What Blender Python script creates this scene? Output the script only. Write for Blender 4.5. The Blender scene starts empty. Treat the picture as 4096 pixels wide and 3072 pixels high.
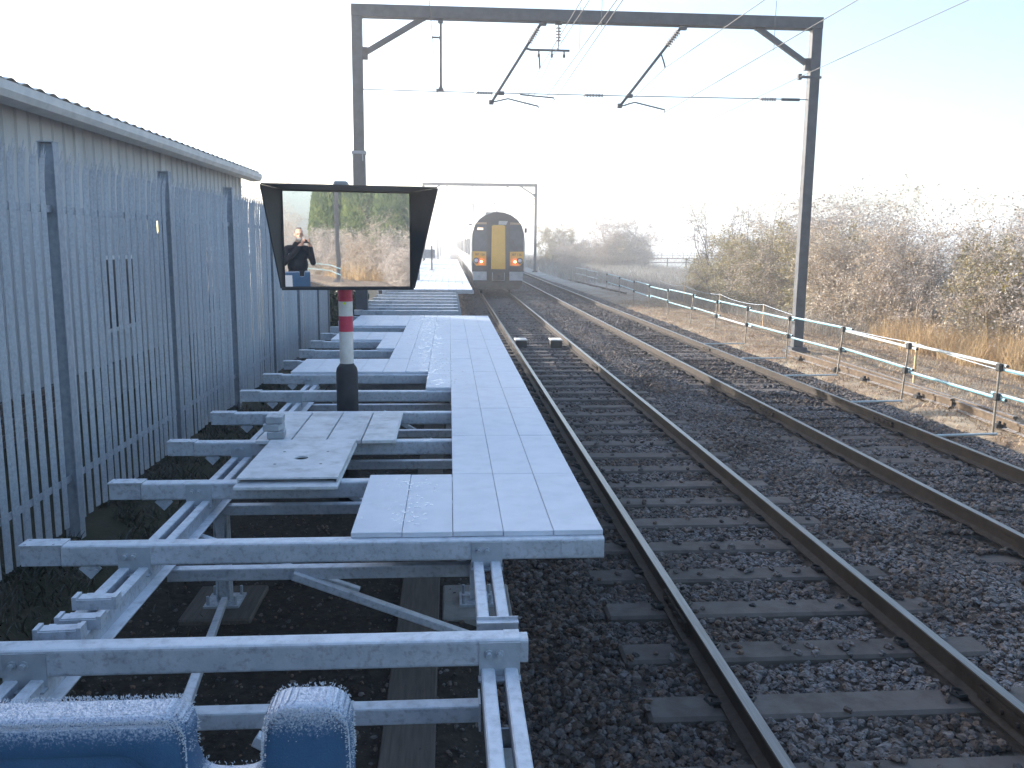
import bpy, bmesh, math, random
import numpy as np
from mathutils import Vector, Matrix

R = math.radians
random.seed(7)
rng = np.random.default_rng(11)
S = bpy.context.scene
COL = S.collection

# ------------------------------------------------------------------ camera
CAM_Z = 2.495
PITCH, YAW, ROLL = 0.16010509, 0.07302293, 0.00963089
cp, sp, cy, sy = math.cos(PITCH), math.sin(PITCH), math.cos(YAW), math.sin(YAW)
fwd = Vector((sy * cp, cy * cp, -sp)); rt = Vector((cy, -sy, 0)); up = rt.cross(fwd)
r2 = math.cos(ROLL) * rt + math.sin(ROLL) * up
u2 = -math.sin(ROLL) * rt + math.cos(ROLL) * up
cd = bpy.data.cameras.new('camera'); cam = bpy.data.objects.new('camera', cd); COL.objects.link(cam)
cam.matrix_world = Matrix(((r2.x, u2.x, -fwd.x, 0), (r2.y, u2.y, -fwd.y, 0), (r2.z, u2.z, -fwd.z, CAM_Z), (0, 0, 0, 1)))
cd.sensor_width = 36; cd.lens = 36 * 3467.2 / 4096; cd.clip_start = 0.02; cd.clip_end = 3000
S.camera = cam

# ------------------------------------------------------------------ sky, sun, exposure
SUN_AZ, SUN_EL = -52.0, 15.8            # azimuth from the track direction, minus = to the left
w = bpy.data.worlds.new('World'); S.world = w; w.use_nodes = True
nt = w.node_tree; nt.nodes.clear()
sky = nt.nodes.new('ShaderNodeTexSky'); sky.sky_type = 'NISHITA'; sky.sun_disc = False
sky.sun_elevation = R(SUN_EL); sky.sun_rotation = R(SUN_AZ % 360)
sky.air_density = 1.0; sky.dust_density = 2.2; sky.ozone_density = 2.0
bg = nt.nodes.new('ShaderNodeBackground'); bg.inputs['Strength'].default_value = 0.15
wo = nt.nodes.new('ShaderNodeOutputWorld')
nt.links.new(sky.outputs[0], bg.inputs[0]); nt.links.new(bg.outputs[0], wo.inputs[0])
sd = bpy.data.lights.new('sun', 'SUN'); sun = bpy.data.objects.new('sun', sd); COL.objects.link(sun)
sd.energy = 4.4; sd.angle = R(0.6); sd.color = (1.0, 0.94, 0.86)
sv = Vector((math.sin(R(SUN_AZ)) * math.cos(R(SUN_EL)), math.cos(R(SUN_AZ)) * math.cos(R(SUN_EL)), math.sin(R(SUN_EL))))
sun.rotation_euler = sv.to_track_quat('Z', 'Y').to_euler()
sun.location = sv * 60
S.view_settings.view_transform = 'Standard'; S.view_settings.look = 'None'
S.view_settings.gamma = 1.0; S.view_settings.use_curve_mapping = False
S.view_settings.exposure = 1.5
S.render.engine = 'CYCLES'
S.cycles.use_denoising = True
S.cycles.max_bounces = 6; S.cycles.diffuse_bounces = 3; S.cycles.glossy_bounces = 3
S.cycles.volume_bounces = 1; S.cycles.transparent_max_bounces = 8
S.cycles.use_adaptive_sampling = True; S.cycles.adaptive_threshold = 0.02

# ------------------------------------------------------------------ materials
MAT = {}
def node(nt, t, **k):
    n = nt.nodes.new(t)
    for a, b in k.items():
        if a in n.inputs: n.inputs[a].default_value = b
        else: setattr(n, a, b)
    return n

def M(name, base, var=None, rough=.65, metal=0., nscale=5., frost=0., fscale=25., flo=.35, fhi=.65, fcol=(.78, .83, .90),
      bump=0., bscale=60., rnd=0., spec=.4, dirt=None, dscale=3., damt=.5, ncut=(.35, .65), fnormal=(.25, .85), fx=None, detail=4., stretch=None, trans=0.):
    m = bpy.data.materials.new(name); m.use_nodes = True; nt = m.node_tree; L = nt.links
    p = nt.nodes['Principled BSDF']
    p.inputs['Roughness'].default_value = rough; p.inputs['Metallic'].default_value = metal
    p.inputs['Specular IOR Level'].default_value = spec
    tc = node(nt, 'ShaderNodeTexCoord'); oi = node(nt, 'ShaderNodeObjectInfo')
    mul = node(nt, 'ShaderNodeMath', operation='MULTIPLY'); mul.inputs[1].default_value = 37.7; L.new(oi.outputs['Random'], mul.inputs[0])
    add = node(nt, 'ShaderNodeVectorMath', operation='ADD'); L.new(tc.outputs['Object'], add.inputs[0]); L.new(mul.outputs[0], add.inputs[1])
    vec = add.outputs[0]
    if stretch:
        sc = node(nt, 'ShaderNodeVectorMath', operation='MULTIPLY'); L.new(vec, sc.inputs[0]); sc.inputs[1].default_value = stretch; vec = sc.outputs[0]
    def noise(scale, det=4., lo=.35, hi=.65):
        n = node(nt, 'ShaderNodeTexNoise', Scale=scale, Detail=det, Roughness=.6); L.new(vec, n.inputs['Vector'])
        mr = node(nt, 'ShaderNodeMapRange'); L.new(n.outputs['Fac'], mr.inputs['Value'])
        mr.inputs['From Min'].default_value = lo; mr.inputs['From Max'].default_value = hi
        return mr.outputs[0], n
    def mix(f, a, b):
        x = node(nt, 'ShaderNodeMix', data_type='RGBA')
        if hasattr(f, 'is_linked') or hasattr(f, 'links'): L.new(f, x.inputs[0])
        else: x.inputs[0].default_value = f
        for s, q in ((6, a), (7, b)):
            if isinstance(q, tuple): x.inputs[s].default_value = (*q, 1)
            else: L.new(q, x.inputs[s])
        return x.outputs[2]
    def mulv(a, b):
        x = node(nt, 'ShaderNodeMath', operation='MULTIPLY', use_clamp=True)
        for s, q in ((0, a), (1, b)):
            if isinstance(q, (int, float)): x.inputs[s].default_value = q
            else: L.new(q, x.inputs[s])
        return x.outputs[0]
    c = tuple(base)
    if var is not None:
        f, _ = noise(nscale, detail, *ncut); c = mix(f, c, tuple(var))
    if dirt is not None:
        f, _ = noise(dscale, 6., .5, .72); c = mix(mulv(f, damt), c, tuple(dirt))
    if rnd:
        h = node(nt, 'ShaderNodeHueSaturation'); mr = node(nt, 'ShaderNodeMapRange'); L.new(oi.outputs['Random'], mr.inputs['Value'])
        mr.inputs['To Min'].default_value = 1 - rnd; mr.inputs['To Max'].default_value = 1 + rnd
        L.new(mr.outputs[0], h.inputs['Value'])
        if isinstance(c, tuple): h.inputs['Color'].default_value = (*c, 1)
        else: L.new(c, h.inputs['Color'])
        c = h.outputs[0]
    if frost:
        f, _ = noise(fscale, 5., flo, fhi)
        g = node(nt, 'ShaderNodeNewGeometry'); sx = node(nt, 'ShaderNodeSeparateXYZ'); L.new(g.outputs['Normal'], sx.inputs[0])
        mr = node(nt, 'ShaderNodeMapRange'); L.new(sx.outputs['Z'], mr.inputs['Value'])
        mr.inputs['From Min'].default_value = fnormal[0]; mr.inputs['From Max'].default_value = fnormal[1]
        ff = mulv(mulv(f, mr.outputs[0]), frost)
        if fx:   # frost lies only where the place is open to the sky
            sp_ = node(nt, 'ShaderNodeSeparateXYZ'); L.new(g.outputs['Position'], sp_.inputs[0])
            m2 = node(nt, 'ShaderNodeMapRange'); L.new(sp_.outputs['X'], m2.inputs['Value'])
            m2.inputs['From Min'].default_value = fx[0]; m2.inputs['From Max'].default_value = fx[1]
            n2 = node(nt, 'ShaderNodeTexNoise', Scale=.9, Detail=2.); L.new(g.outputs['Position'], n2.inputs['Vector'])
            m3 = node(nt, 'ShaderNodeMapRange'); L.new(n2.outputs['Fac'], m3.inputs['Value']); m3.inputs['From Min'].default_value = .36; m3.inputs['From Max'].default_value = .62
            ff = mulv(mulv(ff, m2.outputs[0]), m3.outputs[0])
        c = mix(ff, c, tuple(fcol))
    if isinstance(c, tuple): p.inputs['Base Color'].default_value = (*c, 1)
    else: L.new(c, p.inputs['Base Color'])
    if bump:
        _, n = noise(bscale, 5.)
        b = node(nt, 'ShaderNodeBump', Strength=bump, Distance=.01); L.new(n.outputs['Fac'], b.inputs['Height']); L.new(b.outputs[0], p.inputs['Normal'])
    if trans:
        tb = node(nt, 'ShaderNodeBsdfTranslucent'); ms = node(nt, 'ShaderNodeMixShader'); ms.inputs[0].default_value = trans
        if isinstance(c, tuple): tb.inputs['Color'].default_value = (*c, 1)
        else: L.new(c, tb.inputs['Color'])
        L.new(p.outputs[0], ms.inputs[1]); L.new(tb.outputs[0], ms.inputs[2]); L.new(ms.outputs[0], nt.nodes['Material Output'].inputs['Surface'])
    MAT[name] = m
    return m

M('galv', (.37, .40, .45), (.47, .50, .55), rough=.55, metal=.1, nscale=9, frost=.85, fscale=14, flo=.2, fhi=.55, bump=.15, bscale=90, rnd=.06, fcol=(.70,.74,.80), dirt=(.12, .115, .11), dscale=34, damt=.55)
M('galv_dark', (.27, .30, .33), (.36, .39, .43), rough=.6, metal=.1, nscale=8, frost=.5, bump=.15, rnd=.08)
M('deck', (.55, .58, .64), (.63, .66, .72), rough=.5, nscale=4, frost=.9, fscale=7, flo=.2, fhi=.6, bump=.12, bscale=140, rnd=.045, dirt=(.36, .37, .40), dscale=3.5, damt=.4, fcol=(.70, .73, .79), spec=.2)
M('deck_loose', (.46, .48, .51), (.60, .62, .65), rough=.55, nscale=5, frost=.8, fscale=5, flo=.3, fhi=.7, bump=.15, bscale=120, rnd=.05, fcol=(.70, .73, .77), dirt=(.22, .21, .20), dscale=9, damt=.7)
M('ice', (.93, .95, .98), rough=.14, spec=1., metal=.55)  # near-white and part metal so the flakes show as glints
M('fence_galv', (.31, .33, .365), (.42, .445, .48), rough=.6, metal=.1, nscale=45, frost=.6, fnormal=(-.2, .6), bump=.12, rnd=.07, fcol=(.58, .61, .65))
M('fence_post', (.25, .275, .315), (.33, .36, .40), rough=.6, metal=.1, nscale=20, bump=.1, rnd=.05)
M('cladding', (.44, .44, .45), (.54, .54, .54), rough=.6, nscale=1.2, stretch=(1, 1, .35), bump=.05, rnd=.04, dirt=(.30, .28, .26), dscale=1.5, damt=.35)
M('roof_sheet', (.40, .39, .38), (.50, .49, .48), rough=.8, nscale=6, frost=.95, fscale=4, flo=.1, fhi=.4, rnd=.05, bump=.2)
M('gutter', (.50, .50, .50), (.60, .59, .58), rough=.55, nscale=5, frost=.7)
M('brick', (.10, .075, .065), (.17, .11, .085), rough=.9, nscale=14, rnd=.25, bump=.3, frost=.3)
M('mortar', (.20, .19, .18), rough=.95, bump=.3)
M('soil', (.022, .018, .014), (.05, .04, .032), rough=.95, nscale=7, bump=.8, bscale=30)
M('timber_board', (.075, .065, .055), (.12, .10, .085), rough=.85, nscale=6, stretch=(9, .6, 9), bump=.25, bscale=40)
M('stone', (.060, .043, .034), (.142, .110, .091), rough=.85, nscale=2.0, rnd=.6, frost=.55, fscale=3, flo=.35, fhi=.7, fnormal=(.3, .85), fx=(.9, 2.6), bump=.3, bscale=8, ncut=(.3, .7), fcol=(.44, .46, .49))
_nt = MAT['stone'].node_tree; _h = [n for n in _nt.nodes if n.type == 'HUE_SAT'][0]; _o = [n for n in _nt.nodes if n.type == 'OBJECT_INFO'][0]
_w = _nt.nodes.new('ShaderNodeTexWhiteNoise'); _w.noise_dimensions = '1D'; _nt.links.new(_o.outputs['Random'], _w.inputs['W'])
_m = _nt.nodes.new('ShaderNodeMapRange'); _m.inputs['To Min'].default_value = .3; _m.inputs['To Max'].default_value = 1.45; _nt.links.new(_w.outputs['Value'], _m.inputs['Value']); _nt.links.new(_m.outputs[0], _h.inputs['Saturation'])
M('ballast_bed', (.032, .024, .019), (.085, .068, .056), rough=.95, nscale=16, bump=1., bscale=22, detail=6)
M('sleeper', (.082, .068, .059), (.122, .103, .089), rough=.9, nscale=4, bump=.3, bscale=50, frost=.12, fscale=8, rnd=.12, dirt=(.038, .031, .027), dscale=2, damt=.6, fcol=(.30, .30, .31))
M('rail_side', (.024, .017, .012), (.045, .031, .021), rough=.75, metal=.1, nscale=6, bump=.2, bscale=40, frost=.08, fnormal=(.3, .8), fcol=(.25, .25, .26))
M('rail_head', (.30, .285, .27), (.20, .19, .175), rough=.34, metal=.85, nscale=9, stretch=(8, .25, 8))
M('rust', (.075, .052, .034), (.14, .098, .062), rough=.85, nscale=9, bump=.3, frost=.35)
M('black_iron', (.02, .02, .021), (.04, .036, .033), rough=.6, metal=.2)
M('gantry_steel', (.04, .044, .053), (.065, .07, .082), rough=.6, metal=.1, nscale=5, bump=.1)
M('gantry_steel_wire', (.06, .06, .065), rough=.6)
M('insulator', (.36, .34, .33), (.45, .42, .40), rough=.3)
M('hood', (.018, .018, .020), (.030, .030, .033), rough=.55)
M('pole_black', (.018, .019, .023), (.032, .034, .04), rough=.65, nscale=6, bump=.1)
M('band_red', (.50, .03, .07), (.56, .06, .10), rough=.45)
M('band_white', (.62, .58, .53), (.72, .69, .65), rough=.5, dirt=(.30, .25, .20), dscale=5, damt=.6)
M('sticker', (.75, .85, .02), rough=.5)
M('barrier_blue', (.012, .075, .24), (.018, .10, .29), rough=.5, nscale=6, bump=.08, bscale=120)
M('barrier_board', (.80, .80, .80), rough=.4)
M('barrier_pale', (.10, .32, .50), rough=.5)
M('tube_blue', (.10, .30, .36), (.15, .36, .42), rough=.45, frost=.6, fscale=10, flo=.15, fhi=.5, rnd=.08)
M('tube_pale', (.40, .46, .46), (.46, .51, .50), rough=.5, frost=.5, fscale=10)
M('post_steel', (.20, .17, .14), (.30, .26, .21), rough=.6, metal=.3, nscale=14)
M('stake', (.50, .33, .17), (.62, .43, .24), rough=.8, nscale=8)
M('rope', (.42, .48, .55), rough=.8)
M('twig', (.23, .185, .15), (.38, .325, .275), rough=.9, nscale=2.5, frost=.7, fscale=6, fnormal=(-.4, .6), rnd=.15, fcol=(.72, .70, .68))
M('twig_dark', (.06, .05, .045), (.11, .09, .08), rough=.9, nscale=2.5, frost=.3, fnormal=(-.2, .8))
M('leaf_tan', (.29, .21, .13), (.48, .40, .30), rough=.8, nscale=1.3, frost=.6, fscale=3, fnormal=(-.4, .8), rnd=.15, fcol=(.70, .68, .66), trans=.3)
M('leaf_olive', (.18, .155, .06), (.38, .30, .12), rough=.75, nscale=1.5, frost=.5, fscale=3, fnormal=(-.4, .8), fcol=(.66, .66, .61), trans=.3, rnd=.12)
M('leaf_grey', (.31, .26, .22), (.46, .41, .37), rough=.85, nscale=1.5, frost=.65, fscale=3, fnormal=(-.4, .8), fcol=(.75, .73, .72), trans=.3, rnd=.12)
M('ivy', (.02, .035, .012), (.05, .075, .025), rough=.45, nscale=3)
M('conifer', (.05, .085, .025), (.15, .19, .06), rough=.8, nscale=.8, trans=.35)
M('reed', (.32, .20, .09), (.54, .40, .22), rough=.8, nscale=1.2, frost=.2, trans=.25)
M('plume', (.33, .26, .20), (.48, .40, .34), rough=.95, frost=.4, trans=.4)
M('grass_frost', (.17, .145, .11), (.34, .30, .25), rough=.9, nscale=.8, frost=.5, fnormal=(-.6, .6), fcol=(.60, .60, .61), trans=.35)
M('weed', (.022, .028, .012), (.06, .052, .032), rough=.9, nscale=3, frost=.1, fnormal=(-.4, .8))
M('train_white', (.38, .365, .335), (.43, .415, .38), rough=.5, spec=.08)
M('train_grey', (.34, .35, .37), (.42, .43, .45), rough=.4, dirt=(.12, .11, .10), dscale=2, damt=.5)
M('train_roof', (.16, .17, .18), (.21, .22, .23), rough=.55)
M('train_dark', (.025, .026, .03), rough=.5)
M('train_yellow', (.66, .33, .015), (.70, .37, .025), rough=.4)
M('train_glass', (.05, .06, .075), (.085, .10, .12), rough=.4, spec=.05, nscale=2)
M('train_brown', (.30, .20, .12), rough=.5)
M('underframe', (.03, .028, .027), (.06, .055, .05), rough=.8)
M('lens_clear', (.45, .46, .48), rough=.1, spec=.9)
M('jacket', (.008, .009, .014), (.016, .018, .026), rough=.8, nscale=12)
M('trousers', (.02, .021, .025), rough=.85)
M('skin', (.50, .29, .21), (.56, .34, .25), rough=.5)
M('hair', (.13, .12, .11), rough=.8)
M('beard', (.42, .38, .34), (.52, .48, .44), rough=.9)
M('boot', (.02, .018, .016), rough=.6)
M('cam_body', (.02, .02, .025), rough=.4)
M('concrete', (.20, .19, .18), (.28, .27, .25), rough=.9, nscale=5, bump=.3)
M('cabinet', (.20, .22, .24), (.26, .28, .30), rough=.6, frost=.5)
M('white_paint', (.75, .75, .74), rough=.5)
M('window_glass', (.03, .035, .045), rough=.08, spec=.8)
M('fence_wood', (.07, .06, .055), (.12, .10, .09), rough=.9, frost=.4)
M('straw', (.20, .12, .06), (.52, .38, .22), rough=.9, nscale=2, frost=.3, trans=.15)

def emat(name, col, st):
    m = bpy.data.materials.new(name); m.use_nodes = True
    p = m.node_tree.nodes['Principled BSDF']; p.inputs['Base Color'].default_value = (*col, 1)
    p.inputs['Emission Color'].default_value = (*col, 1); p.inputs['Emission Strength'].default_value = st
    MAT[name] = m
emat('tail_red', (1.0, .05, .02), 5.0)
emat('tail_core', (1.0, .55, .20), 6.0)
emat('lamp_warm', (1.0, .80, .40), 2.2)
emat('display', (1.0, .70, .45), 1.3)
mm = bpy.data.materials.new('mirror'); mm.use_nodes = True
p = mm.node_tree.nodes['Principled BSDF']; p.inputs['Base Color'].default_value = (.88, .88, .88, 1); p.inputs['Metallic'].default_value = 1; p.inputs['Roughness'].default_value = .012
nn = mm.node_tree.nodes.new('ShaderNodeTexNoise'); nn.inputs['Scale'].default_value = 3.2; nn.inputs['Detail'].default_value = 0
bb = mm.node_tree.nodes.new('ShaderNodeBump'); bb.inputs['Strength'].default_value = .05; bb.inputs['Distance'].default_value = .01
tcx = mm.node_tree.nodes.new('ShaderNodeTexCoord'); mm.node_tree.links.new(tcx.outputs['Object'], nn.inputs['Vector'])
mm.node_tree.links.new(nn.outputs['Fac'], bb.inputs['Height']); mm.node_tree.links.new(bb.outputs[0], p.inputs['Normal'])
MAT['mirror'] = mm

# ------------------------------------------------------------------ mesh helpers
class MB:
    def __init__(s): s.v = []; s.f = []; s.m = []
    def add(s, vs, fs, mi=0):
        o = len(s.v); s.v += [tuple(q) for q in vs]; s.f += [tuple(o + i for i in f) for f in fs]; s.m += [mi] * len(fs); return s
    def box(s, x0, x1, y0, y1, z0, z1, mi=0):
        return s.add([(x0, y0, z0), (x1, y0, z0), (x1, y1, z0), (x0, y1, z0), (x0, y0, z1), (x1, y0, z1), (x1, y1, z1), (x0, y1, z1)],
                     [(0, 3, 2, 1), (4, 5, 6, 7), (0, 1, 5, 4), (1, 2, 6, 5), (2, 3, 7, 6), (3, 0, 4, 7)], mi)
    def obox(s, c, size, mat3=None, mi=0):
        hx, hy, hz = [q / 2 for q in size]; m3 = mat3 or Matrix.Identity(3); c = Vector(c)
        vs = [c + m3 @ Vector(q) for q in ((-hx, -hy, -hz), (hx, -hy, -hz), (hx, hy, -hz), (-hx, hy, -hz), (-hx, -hy, hz), (hx, -hy, hz), (hx, hy, hz), (-hx, hy, hz))]
        return s.add(vs, [(0, 3, 2, 1), (4, 5, 6, 7), (0, 1, 5, 4), (1, 2, 6, 5), (2, 3, 7, 6), (3, 0, 4, 7)], mi)
    def frame(s, a, b, upv=(0, 0, 1)):
        a, b = Vector(a), Vector(b); d = (b - a).normalized(); u = Vector(upv)
        if abs(d.dot(u)) > .98: u = Vector((0, 1, 0))
        x = d.cross(u).normalized(); y = x.cross(d)
        return a, b, x, y
    def prism(s, poly, a, b, upv=(0, 0, 1), cap=True, mi=0, poly_b=None):
        a, b, x, y = s.frame(a, b, upv); n = len(poly); pb = poly_b or poly
        vs = [a + x * p[0] + y * p[1] for p in poly] + [b + x * p[0] + y * p[1] for p in pb]
        fs = [(i, (i + 1) % n, n + (i + 1) % n, n + i) for i in range(n)]
        if cap: fs += [tuple(range(n - 1, -1, -1)), tuple(range(n, 2 * n))]
        return s.add(vs, fs, mi)
    def cyl(s, a, b, r0, r1=None, n=10, mi=0, cap=True):
        r1 = r0 if r1 is None else r1
        c = [(math.cos(2 * math.pi * i / n), math.sin(2 * math.pi * i / n)) for i in range(n)]
        return s.prism([(r0 * p, r0 * q) for p, q in c], a, b, cap=cap, mi=mi, poly_b=[(r1 * p, r1 * q) for p, q in c])
    def tube(s, pts, r, n=6, mi=0):
        pts = [Vector(q) for q in pts]; o = len(s.v); k = len(pts)
        for i, pt in enumerate(pts):
            d = (pts[min(i + 1, k - 1)] - pts[max(i - 1, 0)]).normalized()
            u = Vector((0, 0, 1)) if abs(d.z) < .95 else Vector((0, 1, 0))
            x = d.cross(u).normalized(); y = x.cross(d); rr = r[i] if isinstance(r, (list, tuple)) else r
            for j in range(n):
                an = 2 * math.pi * j / n; s.v.append(tuple(pt + x * rr * math.cos(an) + y * rr * math.sin(an)))
        for i in range(k - 1):
            for j in range(n):
                s.f.append((o + i * n + j, o + i * n + (j + 1) % n, o + (i + 1) * n + (j + 1) % n, o + (i + 1) * n + j)); s.m.append(mi)
        s.f.append(tuple(o + j for j in range(n - 1, -1, -1))); s.m.append(mi)
        s.f.append(tuple(o + (k - 1) * n + j for j in range(n))); s.m.append(mi)
        return s
    def lathe(s, prof, a, b, n=12, mi=0):
        """profile of (r, t) with t measured from a towards b"""
        a, b, x, y = s.frame(a, b); d = (b - a).normalized(); o = len(s.v)
        for r, t in prof:
            for j in range(n):
                an = 2 * math.pi * j / n; s.v.append(tuple(a + d * t + x * r * math.cos(an) + y * r * math.sin(an)))
        for i in range(len(prof) - 1):
            for j in range(n):
                s.f.append((o + i * n + j, o + i * n + (j + 1) % n, o + (i + 1) * n + (j + 1) % n, o + (i + 1) * n + j)); s.m.append(mi)
        s.f.append(tuple(o + j for j in range(n - 1, -1, -1))); s.m.append(mi)
        s.f.append(tuple(o + (len(prof) - 1) * n + j for j in range(n))); s.m.append(mi)
        return s
    def mesh(s, name, mats, smooth=False, bevel=0., off=(0, 0, 0), segs=1):
        me = bpy.data.meshes.new(name)
        me.from_pydata([(q[0] - off[0], q[1] - off[1], q[2] - off[2]) for q in s.v], [], s.f)
        for q in (mats if isinstance(mats, (list, tuple)) else [mats]): me.materials.append(MAT[q])
        if any(s.m): me.polygons.foreach_set('material_index', s.m)
        bm = bmesh.new(); bm.from_mesh(me); bmesh.ops.recalc_face_normals(bm, faces=bm.faces)
        if bevel: bmesh.ops.bevel(bm, geom=bm.edges[:], offset=bevel, segments=segs, affect='EDGES', profile=.5)
        bm.to_mesh(me); bm.free()
        if smooth:
            me.polygons.foreach_set('use_smooth', [True] * len(me.polygons))
        me.update(); return me

def wloc(o):
    v = Vector((0, 0, 0))
    while o is not None: v += o.location; o = o.parent
    return v
def tag(o, label=None, cat=None, group=None, kind=None):
    if label: o['label'] = label
    if cat: o['category'] = cat
    if group: o['group'] = group
    if kind: o['kind'] = kind
    return o
def thing(name, label, cat, loc=(0, 0, 0), group=None):
    o = bpy.data.objects.new(name, None); o.empty_display_size = .2; COL.objects.link(o); o.location = loc
    return tag(o, label, cat, group)
def part(name, mb, mats, parent=None, smooth=False, bevel=0., label=None, segs=1):
    off = wloc(parent)
    o = bpy.data.objects.new(name, mb.mesh(name, mats, smooth, bevel, off, segs)); COL.objects.link(o); o.parent = parent
    if label: o['label'] = label
    return o
def solo(name, mb, mats, label, cat, loc, group=None, smooth=False, bevel=0., segs=1):
    o = bpy.data.objects.new(name, mb.mesh(name, mats, smooth, bevel, loc, segs)); COL.objects.link(o); o.location = loc
    return tag(o, label, cat, group)
def inst(name, me, loc, parent=None, rot=None, scale=None):
    o = bpy.data.objects.new(name, me); COL.objects.link(o); o.parent = parent
    o.location = Vector(loc) - wloc(parent)
    if rot: o.rotation_euler = rot
    if scale: o.scale = scale
    return o
def struct(name, mb, mats, smooth=False, label=None):
    o = bpy.data.objects.new(name, mb.mesh(name, mats, smooth)); COL.objects.link(o); o['kind'] = 'structure'
    if label: o['label'] = label
    return o
def npmesh(name, v, f, mat, smooth=False):
    """fast mesh from numpy arrays; f is (n,3) or (n,4)"""
    me = bpy.data.meshes.new(name); v = np.asarray(v, np.float32); f = np.asarray(f, np.int32); k = f.shape[1]
    me.vertices.add(len(v)); me.vertices.foreach_set('co', v.ravel())
    me.loops.add(f.size); me.loops.foreach_set('vertex_index', f.ravel())
    me.polygons.add(len(f)); me.polygons.foreach_set('loop_start', np.arange(0, f.size, k, dtype=np.int32)); me.polygons.foreach_set('loop_total', np.full(len(f), k, np.int32))
    me.update(calc_edges=True)
    for q in (mat if isinstance(mat, (list, tuple)) else [mat]): me.materials.append(MAT[q])
    if smooth: me.polygons.foreach_set('use_smooth', np.ones(len(f), bool))
    return me
def copy_tree(o, parent=None):
    c = o.copy(); COL.objects.link(c); c.parent = parent
    for ch in list(o.children): copy_tree(ch, c)
    return c
def rrect(w_, h_, r, n=3):
    pts = []
    for cx, cy_, a0 in ((w_ / 2 - r, h_ / 2 - r, 0), (-w_ / 2 + r, h_ / 2 - r, 90), (-w_ / 2 + r, -h_ / 2 + r, 180), (w_ / 2 - r, -h_ / 2 + r, 270)):
        for i in range(n + 1):
            a = R(a0 + 90 * i / n); pts.append((cx + r * math.cos(a), cy_ + r * math.sin(a)))
    return pts
def vnoise(x, y, s=0):
    x = np.asarray(x, float); y = np.asarray(y, float)
    return (np.sin(x * 1.7 + s) * np.cos(y * 1.3 + s * 2.1) + .5 * np.sin(x * 3.9 + y * 2.7 + s * 1.3) + .35 * np.sin(x * 7.1 - y * 6.3 + s * .7)) / 1.85

# ------------------------------------------------------------------ ground
def sstep(a, b, x):
    t = np.clip((np.asarray(x, float) - a) / (b - a), 0, 1); return t * t * (3 - 2 * t)
def gz(x, y):
    x = np.asarray(x, float); y = np.asarray(y, float)
    z = -.24 + .015 * vnoise(x * 2, y * 2, 3)
    z = z + .30 * sstep(-2.1, -3.2, x) + .05 * sstep(-2.0, -3.0, x) * vnoise(x * 1.5, y * 1.2, 8)
    z = z - .22 * sstep(.0, .6, x) * (1 - sstep(7.2, 7.9, x))
    z = z + .07 * sstep(7.6, 8.2, x) + .03 * sstep(7.8, 8.4, x) * vnoise(x, y, 1)
    z = z - .25 * sstep(10.5, 13, x) + .05 * vnoise(x * .3, y * .3, 5) * sstep(8, 14, x)
    z = z + .55 * sstep(60, 95, y) * sstep(8.2, 12.5, x) * (1 - sstep(18, 26, x))
    return z
def ballast_z(x, y):
    x = np.asarray(x, float); y = np.asarray(y, float)
    z = np.full(np.broadcast(x, y).shape, -.222)
    z = z + .085 * np.exp(-((x - 4.12) / .42) ** 2) * (1 + .4 * vnoise(x, y * .9, 2))
    z = z - .13 * (1 - sstep(.1, 1.15, x)) - .10 * (1 - sstep(-.1, .35, x))
    z = z + .03 * np.exp(-((x - 7.25) / .3) ** 2) - .10 * sstep(7.45, 7.95, x)
    z = z + .018 * sstep(4.9, 5.2, x) * (1 - sstep(6.4, 6.7, x))
    return z + .012 * vnoise(x * 3, y * 3, 4)
def grid(name, xs, ys, zf, mat):
    X, Y = np.meshgrid(xs, ys); Z = zf(X, Y); nx, ny = len(xs), len(ys)
    v = np.stack([X.ravel(), Y.ravel(), Z.ravel()], 1)
    i = np.arange((ny - 1) * (nx - 1)); r_, c_ = i // (nx - 1), i % (nx - 1); a = r_ * nx + c_
    return npmesh(name, v, np.stack([a, a + 1, a + nx + 1, a + nx], 1), mat, True)

# ground material: soil under the platform, litter on the path, frosted grass beyond
gm = bpy.data.materials.new('ground_mix'); gm.use_nodes = True; nt = gm.node_tree; L = nt.links; p = nt.nodes['Principled BSDF']
p.inputs['Roughness'].default_value = .95; p.inputs['Specular IOR Level'].default_value = .2
geo = node(nt, 'ShaderNodeNewGeometry'); sx = node(nt, 'ShaderNodeSeparateXYZ'); L.new(geo.outputs['Position'], sx.inputs[0])
def gnoise(sc, lo, hi, det=6.):
    n = node(nt, 'ShaderNodeTexNoise', Scale=sc, Detail=det, Roughness=.65); L.new(geo.outputs['Position'], n.inputs['Vector'])
    m_ = node(nt, 'ShaderNodeMapRange'); L.new(n.outputs['Fac'], m_.inputs['Value']); m_.inputs['From Min'].default_value = lo; m_.inputs['From Max'].default_value = hi
    return m_.outputs[0], n
def gmix(f, a, b):
    x = node(nt, 'ShaderNodeMix', data_type='RGBA'); L.new(f, x.inputs[0])
    for s_, q in ((6, a), (7, b)):
        if isinstance(q, tuple): x.inputs[s_].default_value = (*q, 1)
        else: L.new(q, x.inputs[s_])
    return x.outputs[2]
def gstep(src, lo, hi):
    nf = node(nt, 'ShaderNodeTexNoise', Scale=1.6, Detail=3.); L.new(geo.outputs['Position'], nf.inputs['Vector'])
    ad = node(nt, 'ShaderNodeMath', operation='MULTIPLY_ADD'); L.new(nf.outputs['Fac'], ad.inputs[0]); ad.inputs[1].default_value = .9; L.new(src, ad.inputs[2])
    m_ = node(nt, 'ShaderNodeMapRange'); L.new(ad.outputs[0], m_.inputs['Value']); m_.inputs['From Min'].default_value = lo + .45; m_.inputs['From Max'].default_value = hi + .45
    return m_.outputs[0]
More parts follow.
